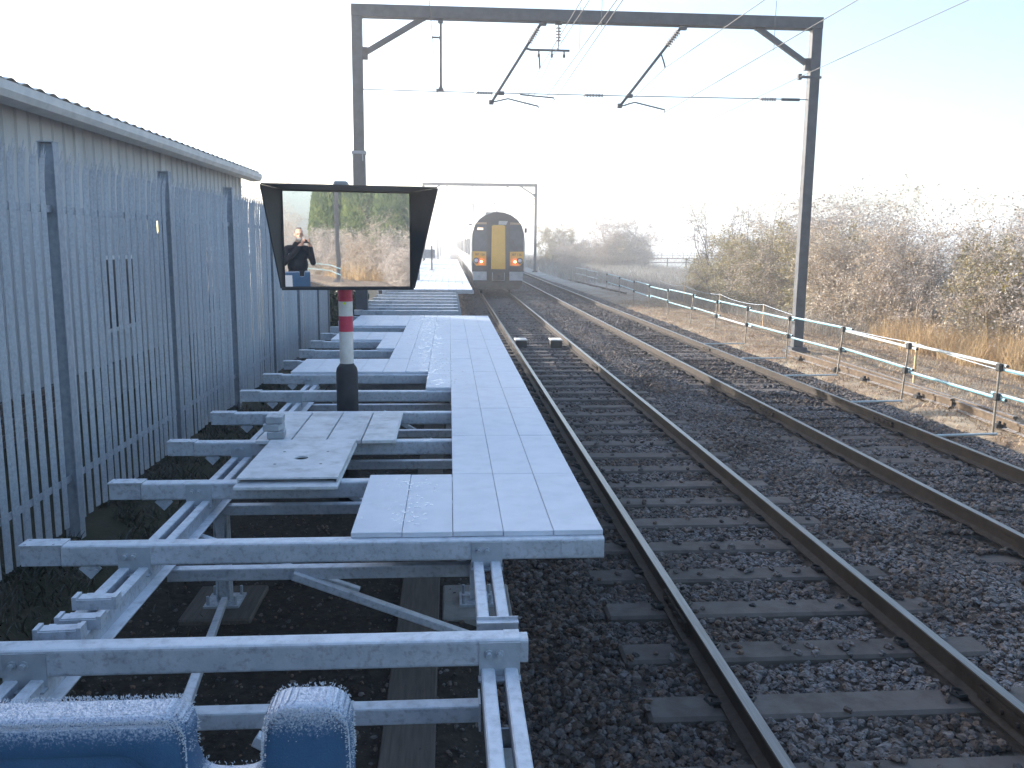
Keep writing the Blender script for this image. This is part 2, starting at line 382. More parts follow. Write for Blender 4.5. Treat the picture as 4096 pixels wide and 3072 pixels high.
f1, _ = gnoise(14, .35, .7); soil = gmix(f1, (.020, .017, .014), (.055, .046, .038))
f2, _ = gnoise(9, .35, .65); path = gmix(f2, (.12, .075, .05), (.36, .265, .185))
f2b, _ = gnoise(1.3, .42, .62); path = gmix(f2b, path, (.34, .29, .22))
f3, _ = gnoise(.25, .35, .65); field = gmix(f3, (.30, .29, .25), (.44, .44, .41))
f4, _ = gnoise(3, .3, .7); leftg = gmix(f4, (.03, .035, .018), (.075, .065, .045))
col = gmix(gstep(sx.outputs['X'], -2.7, -2.3), leftg, soil)
col = gmix(gstep(sx.outputs['X'], 7.4, 7.9), col, path)
col = gmix(gstep(sx.outputs['X'], 12.5, 17), col, field)
fy = gstep(sx.outputs['Y'], 45, 70); 
col = gmix(fy, col, field)
L.new(col, p.inputs['Base Color'])
_, nb = gnoise(24, 0, 1); b = node(nt, 'ShaderNodeBump', Strength=.7, Distance=.03); L.new(nb.outputs['Fac'], b.inputs['Height']); L.new(b.outputs[0], p.inputs['Normal'])
MAT['ground_mix'] = gm
xs = np.unique(np.concatenate([np.linspace(-500, -20, 14), np.linspace(-20, -4, 10), np.linspace(-4, 1, 40), np.linspace(1, 7, 8), np.linspace(7, 20, 60), np.linspace(20, 60, 20), np.linspace(60, 500, 14)]))
ys = np.unique(np.concatenate([np.linspace(-300, -20, 20), np.linspace(-20, 40, 140), np.linspace(40, 140, 70), np.linspace(140, 700, 24)]))
g = bpy.data.objects.new('ground', grid('ground', xs, ys, gz, 'ground_mix')); COL.objects.link(g); g['kind'] = 'structure'
bxs = np.unique(np.concatenate([np.linspace(-.15, 1.2, 24), np.linspace(1.2, 7.2, 60), np.linspace(7.2, 8.0, 14)]))
bys = np.unique(np.concatenate([np.linspace(-70, 2, 40), np.linspace(2, 30, 200), np.linspace(30, 120, 120), np.linspace(120, 600, 60)]))
b_ = bpy.data.objects.new('ballast', grid('ballast', bxs, bys, ballast_z, 'ballast_bed')); COL.objects.link(b_); b_['kind'] = 'structure'

# ------------------------------------------------------------------ tracks
RAILS = [(1.642, 3.147), (5.04, 6.545)]
SL_TOP = -.172
def rail_profile():
    h = [(-.035, 0), (-.030, .004 - .004), (.030, 0), (.035, -.006), (.035, -.034), (.010, -.046), (.009, -.128), (.07, -.146), (.07, -.158), (-.07, -.158), (-.07, -.146), (-.009, -.128), (-.010, -.046), (-.035, -.034), (-.035, -.006)]
    return [h[1]] + h[2:] 
def rail_mb(x, y0, y1, zt=0., step=None):
    mb = MB(); pr = [(a, b + zt) for a, b in rail_profile()]; n = len(pr)
    vs = [(x + a, y0, b) for a, b in pr] + [(x + a, y1, b) for a, b in pr]
    fs = []; ms = []
    for i in range(n):
        j = (i + 1) % n; fs.append((i, j, n + j, n + i))
        top = pr[i][1] > zt - .004 and pr[j][1] > zt - .004
        ms.append(1 if top else 0)
    mb.add(vs, fs); mb.m = ms[:]
    mb.add([], []); mb.f += [tuple(range(n)), tuple(range(2 * n - 1, n - 1, -1))]; mb.m += [0, 0]
    return mb
slm = MB().box(-1.25, 1.25, -.13, .13, -.2, 0).mesh('sleeper', 'sleeper', bevel=.02)
clip = MB().tube([(-.05, -.03, .005), (-.02, -.045, .03), (.03, -.04, .045), (.055, 0, .04), (.035, .035, .03), (-.01, .03, .03), (-.05, .012, .012)], .011, 5)
clip.box(-.045, .01, -.03, .03, -.002, .028)
clipm = clip.mesh('rail_clip', 'black_iron')
fp = MB().box(-.012, .012, -.3, .3, -.115, -.05)
for q in (-.2, -.07, .07, .2): fp.cyl((-.03, q, -.083), (.03, q, -.083), .016, n=6)
fpm = fp.mesh('fishplate', 'rail_side')
for ti, (xa, xb) in enumerate(RAILS):
    t = thing('railway_track', ['running track beside the platform with the train standing on it', 'empty running track beside the blue tube barrier'][ti], 'railway track', ((xa + xb) / 2, 4.63, -.2))
    for x in (xa, xb):
        part('rail', rail_mb(x, -70, 420), ['rail_side', 'rail_head'], t)
    for k in range(-4, 96):
        y = 4.63 + .68 * k + (.3 if ti else 0)
        s_ = inst('sleeper', slm, ((xa + xb) / 2 + random.uniform(-.02, .02), y + random.uniform(-.012, .012), SL_TOP - (.012 if ti else 0) + random.uniform(-.006, .006)), t)
        if -1 < k < 22:
            for x in (xa, xb):
                for sg in (-1, 1):
                    inst('rail_clip', clipm, (x + sg * .095, y, SL_TOP + .002), s_, rot=(0, 0, 0 if sg > 0 else math.pi))
    for x, y in (((xa, 5.78), (xb, 4.25), (xa, 14.9), (xb, 18.3)) if ti == 0 else ((xa, 13.2), (xb, 12.4), (xb, 21.5))):
        for sg in (-1, 1): inst('fishplate', fpm, (x + sg * .03, y, 0), t)

# ballast stones: points by numpy, stones grown by geometry nodes
def in_sleeper(x, y):
    hit = np.zeros(x.shape, bool)
    for ti, (xa, xb) in enumerate(RAILS):
        c_ = (xa + xb) / 2; k = np.round((y - 4.63 - (.3 if ti else 0)) / .68)
        dy = np.abs(y - 4.63 - (.3 if ti else 0) - k * .68)
        hit |= (np.abs(x - c_) < 1.26) & (dy < .125)
        for r_ in (xa, xb): hit |= np.abs(x - r_) < .085
    return hit
def stones_pts(y0, y1, x0, x1, sp, seed):
    r_ = np.random.default_rng(seed); n = int((y1 - y0) * (x1 - x0) / sp ** 2)
    x = r_.uniform(x0, x1, n); y = r_.uniform(y0, y1, n)
    k = (x < y * .78 + 1.2); x, y = x[k], y[k]
    hit = in_sleeper(x, y); keep = ~hit | ((r_.random(len(x)) < .035) & (np.abs(x - 1.642) > .1) & (np.abs(x - 3.147) > .1) & (np.abs(x - 5.04) > .1) & (np.abs(x - 6.545) > .1))
    # second track's sleepers are mostly buried
    bur = hit & (x > 4.4) & (r_.random(len(x)) < .5) & (np.abs(x - 5.04) > .09) & (np.abs(x - 6.545) > .09) & ((y % 5.1) > 1.9)
    keep |= bur
    x, y, hit = x[keep], y[keep], hit[keep]
    z = ballast_z(x, y) + r_.uniform(-.012, .022, len(x)); z = np.where(hit, SL_TOP + .012, z)
    # stones spill against the sleepers now and then
    return np.stack([x, y, z], 1)
P = np.concatenate([stones_pts(2.2, 14, -.05, 7.9, .035, 1), stones_pts(14, 27, -.05, 7.9, .042, 2), stones_pts(27, 62, .2, 7.9, .075, 3)])
size = np.concatenate([np.full(1, 1.)])
sz = rng.uniform(.033, .062, len(P)) * np.where(P[:, 1] > 27, 1.5, 1.) * np.where(rng.random(len(P)) < .06, 1.35, 1)
me = bpy.data.meshes.new('ballast_stones'); me.vertices.add(len(P)); me.vertices.foreach_set('co', P.astype(np.float32).ravel())
at = me.attributes.new('size', 'FLOAT', 'POINT'); at.data.foreach_set('value', sz.astype(np.float32))
so = bpy.data.objects.new('ballast_stones', me); COL.objects.link(so); tag(so, 'crushed brown and grey ballast stones with frost around both tracks', 'ballast', kind='stuff')
def stone_tree(matname):
    gt = bpy.data.node_groups.new('stones', 'GeometryNodeTree')
    gt.interface.new_socket('Geometry', in_out='INPUT', socket_type='NodeSocketGeometry'); gt.interface.new_socket('Geometry', in_out='OUTPUT', socket_type='NodeSocketGeometry')
    N = gt.nodes; Lk = gt.links; gi = N.new('NodeGroupInput'); go = N.new('NodeGroupOutput'); jg = N.new('GeometryNodeJoinGeometry')
    for k in range(8):
        ic = N.new('GeometryNodeMeshIcoSphere'); ic.inputs['Radius'].default_value = .5; ic.inputs['Subdivisions'].default_value = 2
        rv = N.new('FunctionNodeRandomValue'); rv.data_type = 'FLOAT_VECTOR'; rv.inputs[0].default_value = (-.15,) * 3; rv.inputs[1].default_value = (.15,) * 3; rv.inputs['Seed'].default_value = k * 13 + 1
        sp_ = N.new('GeometryNodeSetPosition'); Lk.new(ic.outputs[0], sp_.inputs['Geometry']); Lk.new(rv.outputs[0], sp_.inputs['Offset'])
        smt = N.new('GeometryNodeSetMaterial'); smt.inputs['Material'].default_value = MAT[matname]; Lk.new(sp_.outputs[0], smt.inputs[0])
        ss = N.new('GeometryNodeSetShadeSmooth'); ss.inputs['Shade Smooth'].default_value = False; Lk.new(smt.outputs[0], ss.inputs[0])
        g2 = N.new('GeometryNodeGeometryToInstance'); Lk.new(ss.outputs[0], g2.inputs[0]); Lk.new(g2.outputs[0], jg.inputs[0])
    ip = N.new('GeometryNodeInstanceOnPoints'); Lk.new(gi.outputs[0], ip.inputs['Points']); Lk.new(jg.outputs[0], ip.inputs['Instance']); ip.inputs['Pick Instance'].default_value = True
    ri = N.new('FunctionNodeRandomValue'); ri.data_type = 'INT'; ri.inputs[4].default_value = 0; ri.inputs[5].default_value = 7; ri.inputs['Seed'].default_value = 5
    Lk.new(ri.outputs[2], ip.inputs['Instance Index'])
    rr = N.new('FunctionNodeRandomValue'); rr.data_type = 'FLOAT_VECTOR'; rr.inputs[0].default_value = (-.5, -.5, 0); rr.inputs[1].default_value = (.5, .5, 6.28); rr.inputs['Seed'].default_value = 9
    Lk.new(rr.outputs[0], ip.inputs['Rotation'])
    rs = N.new('FunctionNodeRandomValue'); rs.data_type = 'FLOAT_VECTOR'; rs.inputs[0].default_value = (.8, .7, .6); rs.inputs[1].default_value = (1.35, 1.05, .95); rs.inputs['Seed'].default_value = 21
    na = N.new('GeometryNodeInputNamedAttribute'); na.data_type = 'FLOAT'; na.inputs['Name'].default_value = 'size'
    vm = N.new('ShaderNodeVectorMath'); vm.operation = 'SCALE'; Lk.new(rs.outputs[0], vm.inputs[0]); Lk.new(na.outputs['Attribute'], vm.inputs['Scale'])
    Lk.new(vm.outputs[0], ip.inputs['Scale']); Lk.new(ip.outputs[0], go.inputs[0])
    return gt
md = so.modifiers.new('stones', 'NODES'); md.node_group = stone_tree('stone')

cx_ = rng.uniform(-2.6, .2, 16000); cy_2 = 2.3 + 18 * rng.random(16000) ** 1.6
cr = bpy.data.meshes.new('soil_crumbs'); cr.vertices.add(16000); cr.vertices.foreach_set('co', np.stack([cx_, cy_2, gz(cx_, cy_2) + .003], 1).astype(np.float32).ravel())
at = cr.attributes.new('size', 'FLOAT', 'POINT'); at.data.foreach_set('value', (.005 + .03 * rng.random(16000) ** 4).astype(np.float32))
co_ = bpy.data.objects.new('soil_crumbs', cr); COL.objects.link(co_); tag(co_, 'loose crumbs and pebbles on the dark soil beneath the platform', 'pebbles', kind='stuff')
co_.modifiers.new('stones', 'NODES').node_group = stone_tree('stone')

ORD = ['first', 'second', 'third', 'fourth', 'fifth', 'sixth', 'seventh', 'eighth', 'ninth']
# ------------------------------------------------------------------ platform under construction
D = .915; BT = D - .032; BH = .12
YB = [4.63 + 1.222 * k for k in range(-1, 13)] + [21.15, 22.25, 23.3, 24.7, 26.0, 27.45, 28.9, 30.45]
pf = thing('steel_platform', 'unfinished galvanised steel platform frame with frosted deck panels beside the track', 'platform', (-.7, 4.6, -.24))
prof = rrect(.10, BH, .016)
def beam_mesh(x0, x1):
    return MB().prism(prof, (x0, 0, -BH / 2), (x1, 0, -BH / 2)).mesh('beam', 'galv', smooth=False)
bm_full = beam_mesh(-2.07, .86); bm_front = beam_mesh(-2.6, .275); bm_far = beam_mesh(-2.07, .22)
cap = MB().box(-2.27, -2.065, -.045, .045, -.112, -.004).box(-2.275, -2.05, -.056, .056, -.004, .006)
for q in (-2.25, -2.1): 
    for s_ in (-.035, .035): cap.cyl((q, s_, .005), (q, s_, .010), .008, n=6)
capm = cap.mesh('end_cap', 'galv')
hm = MB().obox((-1.93, 0, -.135), (.085, .006, .085), Matrix.Rotation(R(45), 3, 'Y')).cyl((-1.90, -.006, -.15), (-1.90, .006, -.15), .012, n=8).mesh('hanger_plate', 'galv')
brk = MB().box(-.085, .085, -.006, .0, -.155, -.012).box(-.088, .088, -.045, .0, -.165, -.157)
for q in (-.045, .0): brk.cyl((q, -.03, -.06), (q, -.004, -.06), .012, n=6).cyl((q, -.012, -.06), (q, -.004, -.06), .019, n=8)
for q in (-.055, .055): brk.cyl((q, -.025, -.157), (q, -.025, -.142), .013, n=6)
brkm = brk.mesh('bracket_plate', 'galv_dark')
slv = MB().prism(rrect(.104, .124, .016), (.225, 0, -BH / 2), (.29, 0, -BH / 2)).prism(rrect(.085, .105, .014), (.29, 0, -BH / 2), (.325, 0, -BH / 2)).mesh('end_sleeve', 'galv')
for i, y in enumerate(YB):
    me_ = bm_front if i == 0 else (bm_far if y > 20.5 and y < 30 else bm_full)
    b = inst('beam', me_, (0, y, BT), pf)
    if i > 0:
        inst('end_cap', capm, (random.uniform(-.015, .015), y, BT), b)
        if y < 13: inst('hanger_plate', hm, (0, y - .03, BT), b)
    else: inst('end_sleeve', slv, (0, y, BT), b)
    if y < 14 or y > 20.5:
        inst('bracket_plate', brkm, (-1.69, y - .051, BT), b)
        inst('bracket_plate', brkm, (.205, y - .051, BT), b)
# small angle upstand on the front beam and extension piece on the first covered beam
part('angle_upstand', MB().box(.115, .295, 3.53, 3.536, .80, .905).box(.115, .295, 3.50, 3.536, .885, .891), 'galv', pf)
for x0, x1 in ((.62, .70), (.74, .80)):
    part('weld_strap', MB().box(x0, x1, 4.576, 4.5795, BT - .095, BT - .012), 'galv', pf)
for x in (-1.745, -1.645, .157, .252):
    part('stringer', MB().box(x - .028, x + .028, 2.35, 31.2, .665, .760), 'galv', pf, bevel=.006)
part('stringer_flange', MB().box(-1.617, -1.56, 2.35, 20.6, .665, .671), 'galv', pf)
tie = rrect(.07, .075, .008, 2)
for y in (3.30, 4.87, 6.1, 7.34, 8.58, 10.0, 11.45, 13.2, 15.0, 17.2, 19.2):
    part('cross_tie', MB().prism(tie, (-1.61, y, .605), (.12, y, .605)), 'galv', pf)
    part('tie_plate', MB().box(.128 - .012, .128 - .004, y - .06, y + .06, .545, .665).cyl((.10, y, .605), (.118, y, .605), .012, n=6), 'galv', pf)
for li, y in enumerate((3.05, 6.35, 9.65, 12.95, 16.25, 19.5, 22.8, 26.1, 29.5)):
    for x in (-1.695, .205):
        zb = float(gz(x, y)) if x < 0 else -.27
        lg = part('leg', MB().box(x - .05, x + .05, y - .006, y + .006, zb + .06, .67).box(x - .05, x - .042, y - .05, y + .05, zb + .06, .67).box(x + .042, x + .05, y - .05, y + .05, zb + .06, .67), 'galv', pf)
        gs = MB().add([(x - .055, y - .058, .62), (x + .055, y - .058, .62), (x + .02, y - .058, .2), (x - .02, y - .058, .2), (x - .055, y - .052, .62), (x + .055, y - .052, .62), (x + .02, y - .052, .2), (x - .02, y - .052, .2)],
                      [(0, 1, 2, 3), (7, 6, 5, 4), (0, 4, 5, 1), (1, 5, 6, 2), (2, 6, 7, 3), (3, 7, 4, 0)])
        part('gusset', gs, 'galv', lg)
        bp = MB().box(x - .13, x + .13, y - .13, y + .13, zb + .045, zb + .062)
        for sx_ in (-.1, .1):
            for sy_ in (-.1, .1): bp.cyl((x + sx_, y + sy_, zb + .06), (x + sx_, y + sy_, zb + .13), .012, n=6)
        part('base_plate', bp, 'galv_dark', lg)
        if y < 21:
            solo('footing_pad', MB().box(x - .26, x + .26, y - .32, y + .32, zb - .06, zb + .045), 'timber_board' if x < 0 else 'concrete',
                 ('dark square pad under the fence side leg, ' if x < 0 else 'grey square pad under the track side leg, ') + ORD[li] + ' leg counted from the blue barrier',
                 'footing pad', (x, y, zb), group='pads under the fence-side legs' if x < 0 else 'pads under the track-side legs', bevel=.012)
    zg = -.1
    part('brace', MB().prism(rrect(.05, .05, .006, 1), (-.75, y + .09 if y > 4 else y + .1, .60), (.12, y + .09 if y > 4 else y + .1, .06)), 'galv', pf)
part('brace', MB().prism(rrect(.045, .045, .005, 1), (-1.66, 6.2, -.12), (-1.05, 3.1, .62)), 'galv', pf)
part('brace', MB().prism(rrect(.05, .05, .006, 1), (-1.6, 5.45, .62), (-.6, 5.5, .22)), 'galv', pf)
part('brace', MB().prism(rrect(.05, .05, .006, 1), (-.9, 4.83, .60), (.12, 4.83, .20)), 'galv', pf)
# deck panels
PW, PL = .2815, 1.222
XR = .862
panel = MB().box(.0015, PW - .0015, .003, PL - .003, -.03, 0).mesh('deck_panel', 'deck', bevel=.003)
cols = [5, 3, 3, 3, 4, 10, 6, 7, 10, 6, 10, 10]
for r_, nc in enumerate(cols):
    y = 4.63 + PL * r_
    for c_ in range(nc):
        inst('deck_panel', panel, (XR - PW * (c_ + 1), y + random.uniform(-.002, .002), D + random.uniform(-.0015, .0015)), pf)
# the finished deck farther along
pf2 = thing('platform_deck', 'finished sunlit platform deck with square frosted panels running alongside the train', 'platform', (-.7, 31, -.24))
panel2 = MB().box(.006, PW - .006, .016, PL - .016, -.03, 0).mesh('deck_panel', 'deck', bevel=.003)
for r_ in range(6):
    for c_ in range(11):
        inst('deck_panel', panel2, (.82 - PW * (c_ + 1), 30.5 + PL * r_, D + random.uniform(-.001, .001)), pf2)
far = MB()
for r_ in range(6, 46):
    for c_ in range(11):
        x, y = .82 - PW * (c_ + 1), 30.5 + PL * r_
        far.box(x + .007, x + PW - .007, y + .02, y + PL - .02, D - .03, D)
o = part('deck_panels', far, 'deck', pf2); o['kind'] = 'stuff'
part('edge_beam', MB().box(-2.28, .82, 30.40, 30.50, D - .15, D - .002), 'galv', pf2, bevel=.01)
part('edge_beam', MB().box(.70, .79, 30.51, 86, D - .17, D - .035), 'galv', pf2)
part('stringer', MB().box(-1.74, -1.6, 30.51, 86, D - .3, D - .035), 'galv', pf2)
for k in range(16):
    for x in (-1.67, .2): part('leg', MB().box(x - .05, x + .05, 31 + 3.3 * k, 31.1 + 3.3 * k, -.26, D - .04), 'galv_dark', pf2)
# bright icy flakes added to stand in for glints on the deck
fl = MB()
def flake(x, y, s):
    n = 6; a0 = random.uniform(0, 6.28); zz = D + .0025; tx, ty = random.uniform(-.03, .03), random.uniform(-.03, .03)
    vs = [(x + s * math.cos(a0 + 6.283 * i / n), y + s * .9 * math.sin(a0 + 6.283 * i / n), zz + s * (tx * math.cos(a0 + 6.283 * i / n) + ty * math.sin(a0 + 6.283 * i / n)) - .001) for i in range(n)] + [(x, y, zz + .003)]
    fl.add(vs, [(i, (i + 1) % n, n) for i in range(n)])
for k in range(620):
    y = random.uniform(9.7, 19.4); xc = -.18 - .028 * (y - 9.7)
    x = random.gauss(xc - .02, .13)
    if x > (-.26 if y < 10.75 else -.9): flake(x, y, random.uniform(.010, .021))
for k in range(75):
    x = random.gauss(-.24, .09); y = random.uniform(4.75, 5.75)
    if x > -.53: flake(x, y, random.uniform(.007, .012))
fo = bpy.data.objects.new('ice_droplets', fl.mesh('ice_droplets', 'ice', smooth=True)); COL.objects.link(fo); tag(fo, 'bright icy flakes added as the glints in a strip along the deck panels', 'ice', kind='stuff')
# loose sheets, panels and offcuts lying on the frame
def sheet_hole(x0, x1, y0, y1, z0, z1, cx, cy_, r_):
    mb = MB(); n = 32; out = []; inn = []
    for i in range(n):
        a = 2 * math.pi * (i + .5) / n; dx, dy = math.cos(a), math.sin(a)
        t_ = min(((x1 - cx) if dx > 0 else (x0 - cx)) / dx if abs(dx) > 1e-6 else 9, ((y1 - cy_) if dy > 0 else (y0 - cy_)) / dy if abs(dy) > 1e-6 else 9)
        out.append((cx + dx * t_, cy_ + dy * t_)); inn.append((cx + dx * r_, cy_ + dy * r_))
    for cxx, cyy in ((x0, y0), (x1, y0), (x0, y1), (x1, y1)):
        k = min(range(n), key=lambda i: (out[i][0] - cxx) ** 2 + (out[i][1] - cyy) ** 2); out[k] = (cxx, cyy)
    vs = [(a, b, z) for z in (z1, z0) for a, b in out] + [(a, b, z) for z in (z1, z0) for a, b in inn]
    for i in range(n):
        j = (i + 1) % n
        mb_f = [(i, j, 2 * n + j, 2 * n + i), (n + j, n + i, 3 * n + i, 3 * n + j), (j, i, n + i, n + j), (2 * n + i, 2 * n + j, 3 * n + j, 3 * n + i)]
        mb.f += mb_f; mb.m += [0] * 4
    mb.v += vs
    return mb
sh = thing('steel_sheet', 'frosted square steel sheet with a round hole, on top of a plain sheet', 'steel sheet', (-1.07, 6.2, BT))
part('plate', sheet_hole(-1.41, -.745, 5.69, 6.83, .934, .946, -1.075, 6.23, .05), 'deck_loose', sh)
part('side_lip', MB().box(-1.41, -1.40, 5.69, 6.83, .9085, .9335), 'deck_loose', sh); part('side_lip', MB().box(-.755, -.745, 5.69, 6.83, .9085, .9335), 'deck_loose', sh)
for x, y in ((-1.23, 6.42), (-.91, 6.42), (-1.23, 6.05), (-.91, 6.05)): part('screw_hole', MB().cyl((x, y, .9462), (x, y, .9468), .011, n=8), 'black_iron', sh)
solo('steel_sheet', MB().box(-1.415, -.74, 5.60, 6.85, .885, .908), 'deck_loose', 'plain steel sheet lying across two beams beneath the sheet with the hole', 'steel sheet', (-1.07, 6.2, BT), bevel=.003)
for k in range(4):
    x = -1.555 + .282 * k
    solo('loose_panel', MB().box(x, x + .272, 6.93, 8.12, .8855, .914).box(x + .262, x + .272, 6.93, 8.12, .9145, .920), 'deck_loose',
         ['stained loose deck panel under the stack of small blocks', 'stained loose deck panel next to the one carrying the blocks', 'stained loose deck panel third along from the stack of blocks', 'loose deck panel with a dark round stain at the open gap'][k],
         'deck panel', (x + .14, 7.5, .886), bevel=.003)
for k, (dx, rz) in enumerate(((.0, 4), (-.02, -6), (-.008, 3))):
    z0 = .9215 + .062 * k; m3 = Matrix.Rotation(R(rz), 3, 'Z')
    solo('steel_block', MB().obox((-1.405 + dx, 7.03, z0 + .03), (.135, .16, .059), m3), 'galv_dark',
         ['small grey block at the bottom of the stack on the loose panel', 'small grey block in the middle of the stack on the loose panel', 'small grey block on top of the stack on the loose panel'][k], 'steel block', (-1.405, 7.03, z0), bevel=.006)
for k, (y, x0, dz, rz) in enumerate(((3.72, -1.81, .0, 3), (3.84, -1.77, .0, 2), (3.99, -1.755, .03, 1))):
    m3 = Matrix.Rotation(R(rz), 3, 'Z'); c_ = Vector((x0 + .10, y, .785 + dz))
    mb = MB().obox(c_, (.20, .075, .048), m3)
    for q in (-.09, .09): mb.obox(c_ + m3 @ Vector((q, 0, .03)), (.02, .075, .014), m3)
    for q in (-.045, .075): mb.obox(c_ + m3 @ Vector((q, .043, 0)), (.03, .012, .05), m3)
    mb.obox(c_ + m3 @ Vector((0, 0, .0265)), (.15, .06, .005), m3)
    solo('slotted_bracket', mb, 'galv', ['slotted steel bracket on the stringer, the one closest to the open front beam', 'slotted steel bracket on the stringer between two others', 'raised slotted steel bracket on the stringer, closest to the end cap beam'][k], 'bracket', (x0, y, .76))
# box section resting on the far beams
solo('box_section', MB().prism(rrect(.14, .14, .012), (-2.16, 27.6, .96), (-2.16, 30.2, .96)).prism(rrect(.11, .11, .008), (-2.16, 27.595, .96), (-2.16, 27.599, .96), mi=1), ['galv', 'black_iron'], 'short hollow box section lying across the bare far beams', 'steel section', (-2.16, 28.5, .89))
# boards and trough lids under the platform
for k in range(7):
    y0 = 2.4 + 2.45 * k
    solo('trough_lid', MB().box(-.38, -.08, y0, y0 + 2.43, -.285, -.215), 'timber_board', 'long brown board lying on the soil, ' + ORD[k] + ' board in line from the blue barrier', 'board', (-.23, y0 + 1.2, -.27), group='boards in line beneath the platform', bevel=.006)
# existing platform where the photographer stands
struct('platform_surface', MB().box(-2.4, .88, -6.5, 1.35, .70, D), 'concrete')
struct('platform_wall', MB().box(-2.38, .80, -6.45, 1.30, -.4, .699), 'concrete')

# ------------------------------------------------------------------ palisade fence
FX = -3.1
fe = thing('palisade_fence', 'tall galvanised palisade fence with pointed pales beside the platform', 'fence', (FX, 12, 0.05))
wp = [(-.046, -.007), (-.034, .005), (-.017, -.002), (0, .012), (.017, -.002), (.034, .005), (.046, -.007)]
def pale_mesh():
    zs = [.17, 1.2, 2.3, 2.85, 2.96, 3.04, 3.10]; xo = [0, 0, 0, 0, .003, .009, .017]
    mb = MB(); n = len(wp); th = .004
    for side in (0, 1):
        for z, dx in zip(zs, xo):
            for a, b in wp: mb.v.append((b * 1.0 + dx - (th if side else 0), a, z - .17))
    K = len(zs)
    for i in range(K - 1):
        for j in range(n - 1):
            a = i * n + j; mb.f.append((a, a + 1, a + n + 1, a + n)); c_ = K * n + a; mb.f.append((c_, c_ + n, c_ + n + 1, c_ + 1)); mb.m += [0, 0]
        for j in (0, n - 1):
            a = i * n + j; mb.f.append((a, a + n, a + n + K * n, a + K * n)); mb.m.append(0)
    # pointed top: centre spike and two splayed ears
    z0 = zs[-1] - .17; dx = xo[-1]
    for a0, a1, tip, tx in ((-.046, -.017, -.044, .02), (-.017, .017, 0, .03), (.017, .046, .044, .02)):
        zt = z0 + (.10 if tip == 0 else .055)
        o = len(mb.v); mb.v += [(dx, a0, z0), (dx, a1, z0), (dx + tx * .6, tip, zt), (dx - th, a0, z0), (dx - th, a1, z0), (dx + tx * .6 - th, tip, zt)]
        mb.f += [(o, o + 1, o + 2), (o + 5, o + 4, o + 3), (o, o + 2, o + 5, o + 3), (o + 1, o + 4, o + 5, o + 2)]; mb.m += [0] * 4
    return mb.mesh('pale', 'fence_galv')
pm = pale_mesh()
posts = [7.2 - 2.74, 7.2, 10.0, 12.8, 15.55, 18.15, 20.8, 22.5]
k = 0; y = 1.95
while y < 22.5:
    if min(abs(y - q) for q in posts) > .075:
        inst('pale', pm, (FX + random.uniform(-.004, .004), y, .17 + random.uniform(-.008, .008)), fe, rot=(random.uniform(-.004, .004), 0, random.uniform(-.12, .12)))
    y += .1585
for y in posts:
    zb = .02
    po = part('fence_post', MB().box(FX - .075, FX - .067, y - .05, y + .05, zb, 3.24).box(FX + .035, FX + .043, y - .05, y + .05, zb, 3.24).box(FX - .067, FX + .035, y - .004, y + .004, zb, 3.235), 'fence_post', fe)
    part('post_cap', MB().box(FX - .08, FX + .048, y - .055, y + .055, 3.241, 3.247), 'fence_galv', po)
allp = [1.7] + posts
for a, b in zip(allp[:-1], allp[1:]):
    for z in (2.73, .55):
        part('fence_rail', MB().box(FX - .055, FX - .012, a + .012, b - .012, z - .025, z - .019).box(FX - .018, FX - .012, a + .012, b - .012, z - .019, z + .03), 'fence_galv', fe)
# weeds at the fence foot
def ribbons(name, x, y, z, h, lean, wd, mat, seed, seg=3, curl=.5):
    r_ = np.random.default_rng(seed); n = len(x); a = r_.uniform(0, 2 * np.pi, n); t = np.linspace(0, 1, seg + 1)
    dx, dy = np.cos(a), np.sin(a); b = r_.uniform(0, 2 * np.pi, n); wx, wy = np.cos(b), np.sin(b)
    V = np.zeros((n, seg + 1, 2, 3))
    for i, s_ in enumerate(t):
        off = lean * h * (s_ ** (1 + curl)); zz = z + h * s_ * np.sqrt(np.clip(1 - (lean * s_ * .8) ** 2, .05, 1))
        ww = wd * (1 - .85 * s_)
        for k_, sg in enumerate((-1, 1)):
            V[:, i, k_, 0] = x + dx * off + sg * wx * ww; V[:, i, k_, 1] = y + dy * off + sg * wy * ww; V[:, i, k_, 2] = zz
    base = (np.arange(n) * (seg + 1) * 2)[:, None, None]; i = np.arange(seg)[None, :, None] * 2
    F = (base + i + np.array([0, 1, 3, 2])[None, None, :]).reshape(-1, 4)
    return npmesh(name, V.reshape(-1, 3), F, mat)
def stuff(name, me, label, cat):
    o = bpy.data.objects.new(name, me); COL.objects.link(o); return tag(o, label, cat, kind='stuff')
n = 11000; y = rng.uniform(2.5, 24, n); x = -3.25 + np.abs(rng.normal(0, .42, n)); k = vnoise(x * 2, y * 1.6, 12) > -.25; x, y = x[k], y[k]
stuff('fence_weeds', ribbons('fence_weeds', x, y, gz(x, y), rng.uniform(.03, .15, len(x)), rng.uniform(.4, 1.1, len(x)), .009, 'weed', 3), 'dark frosted weeds and dead grass along the foot of the palisade fence', 'weeds')

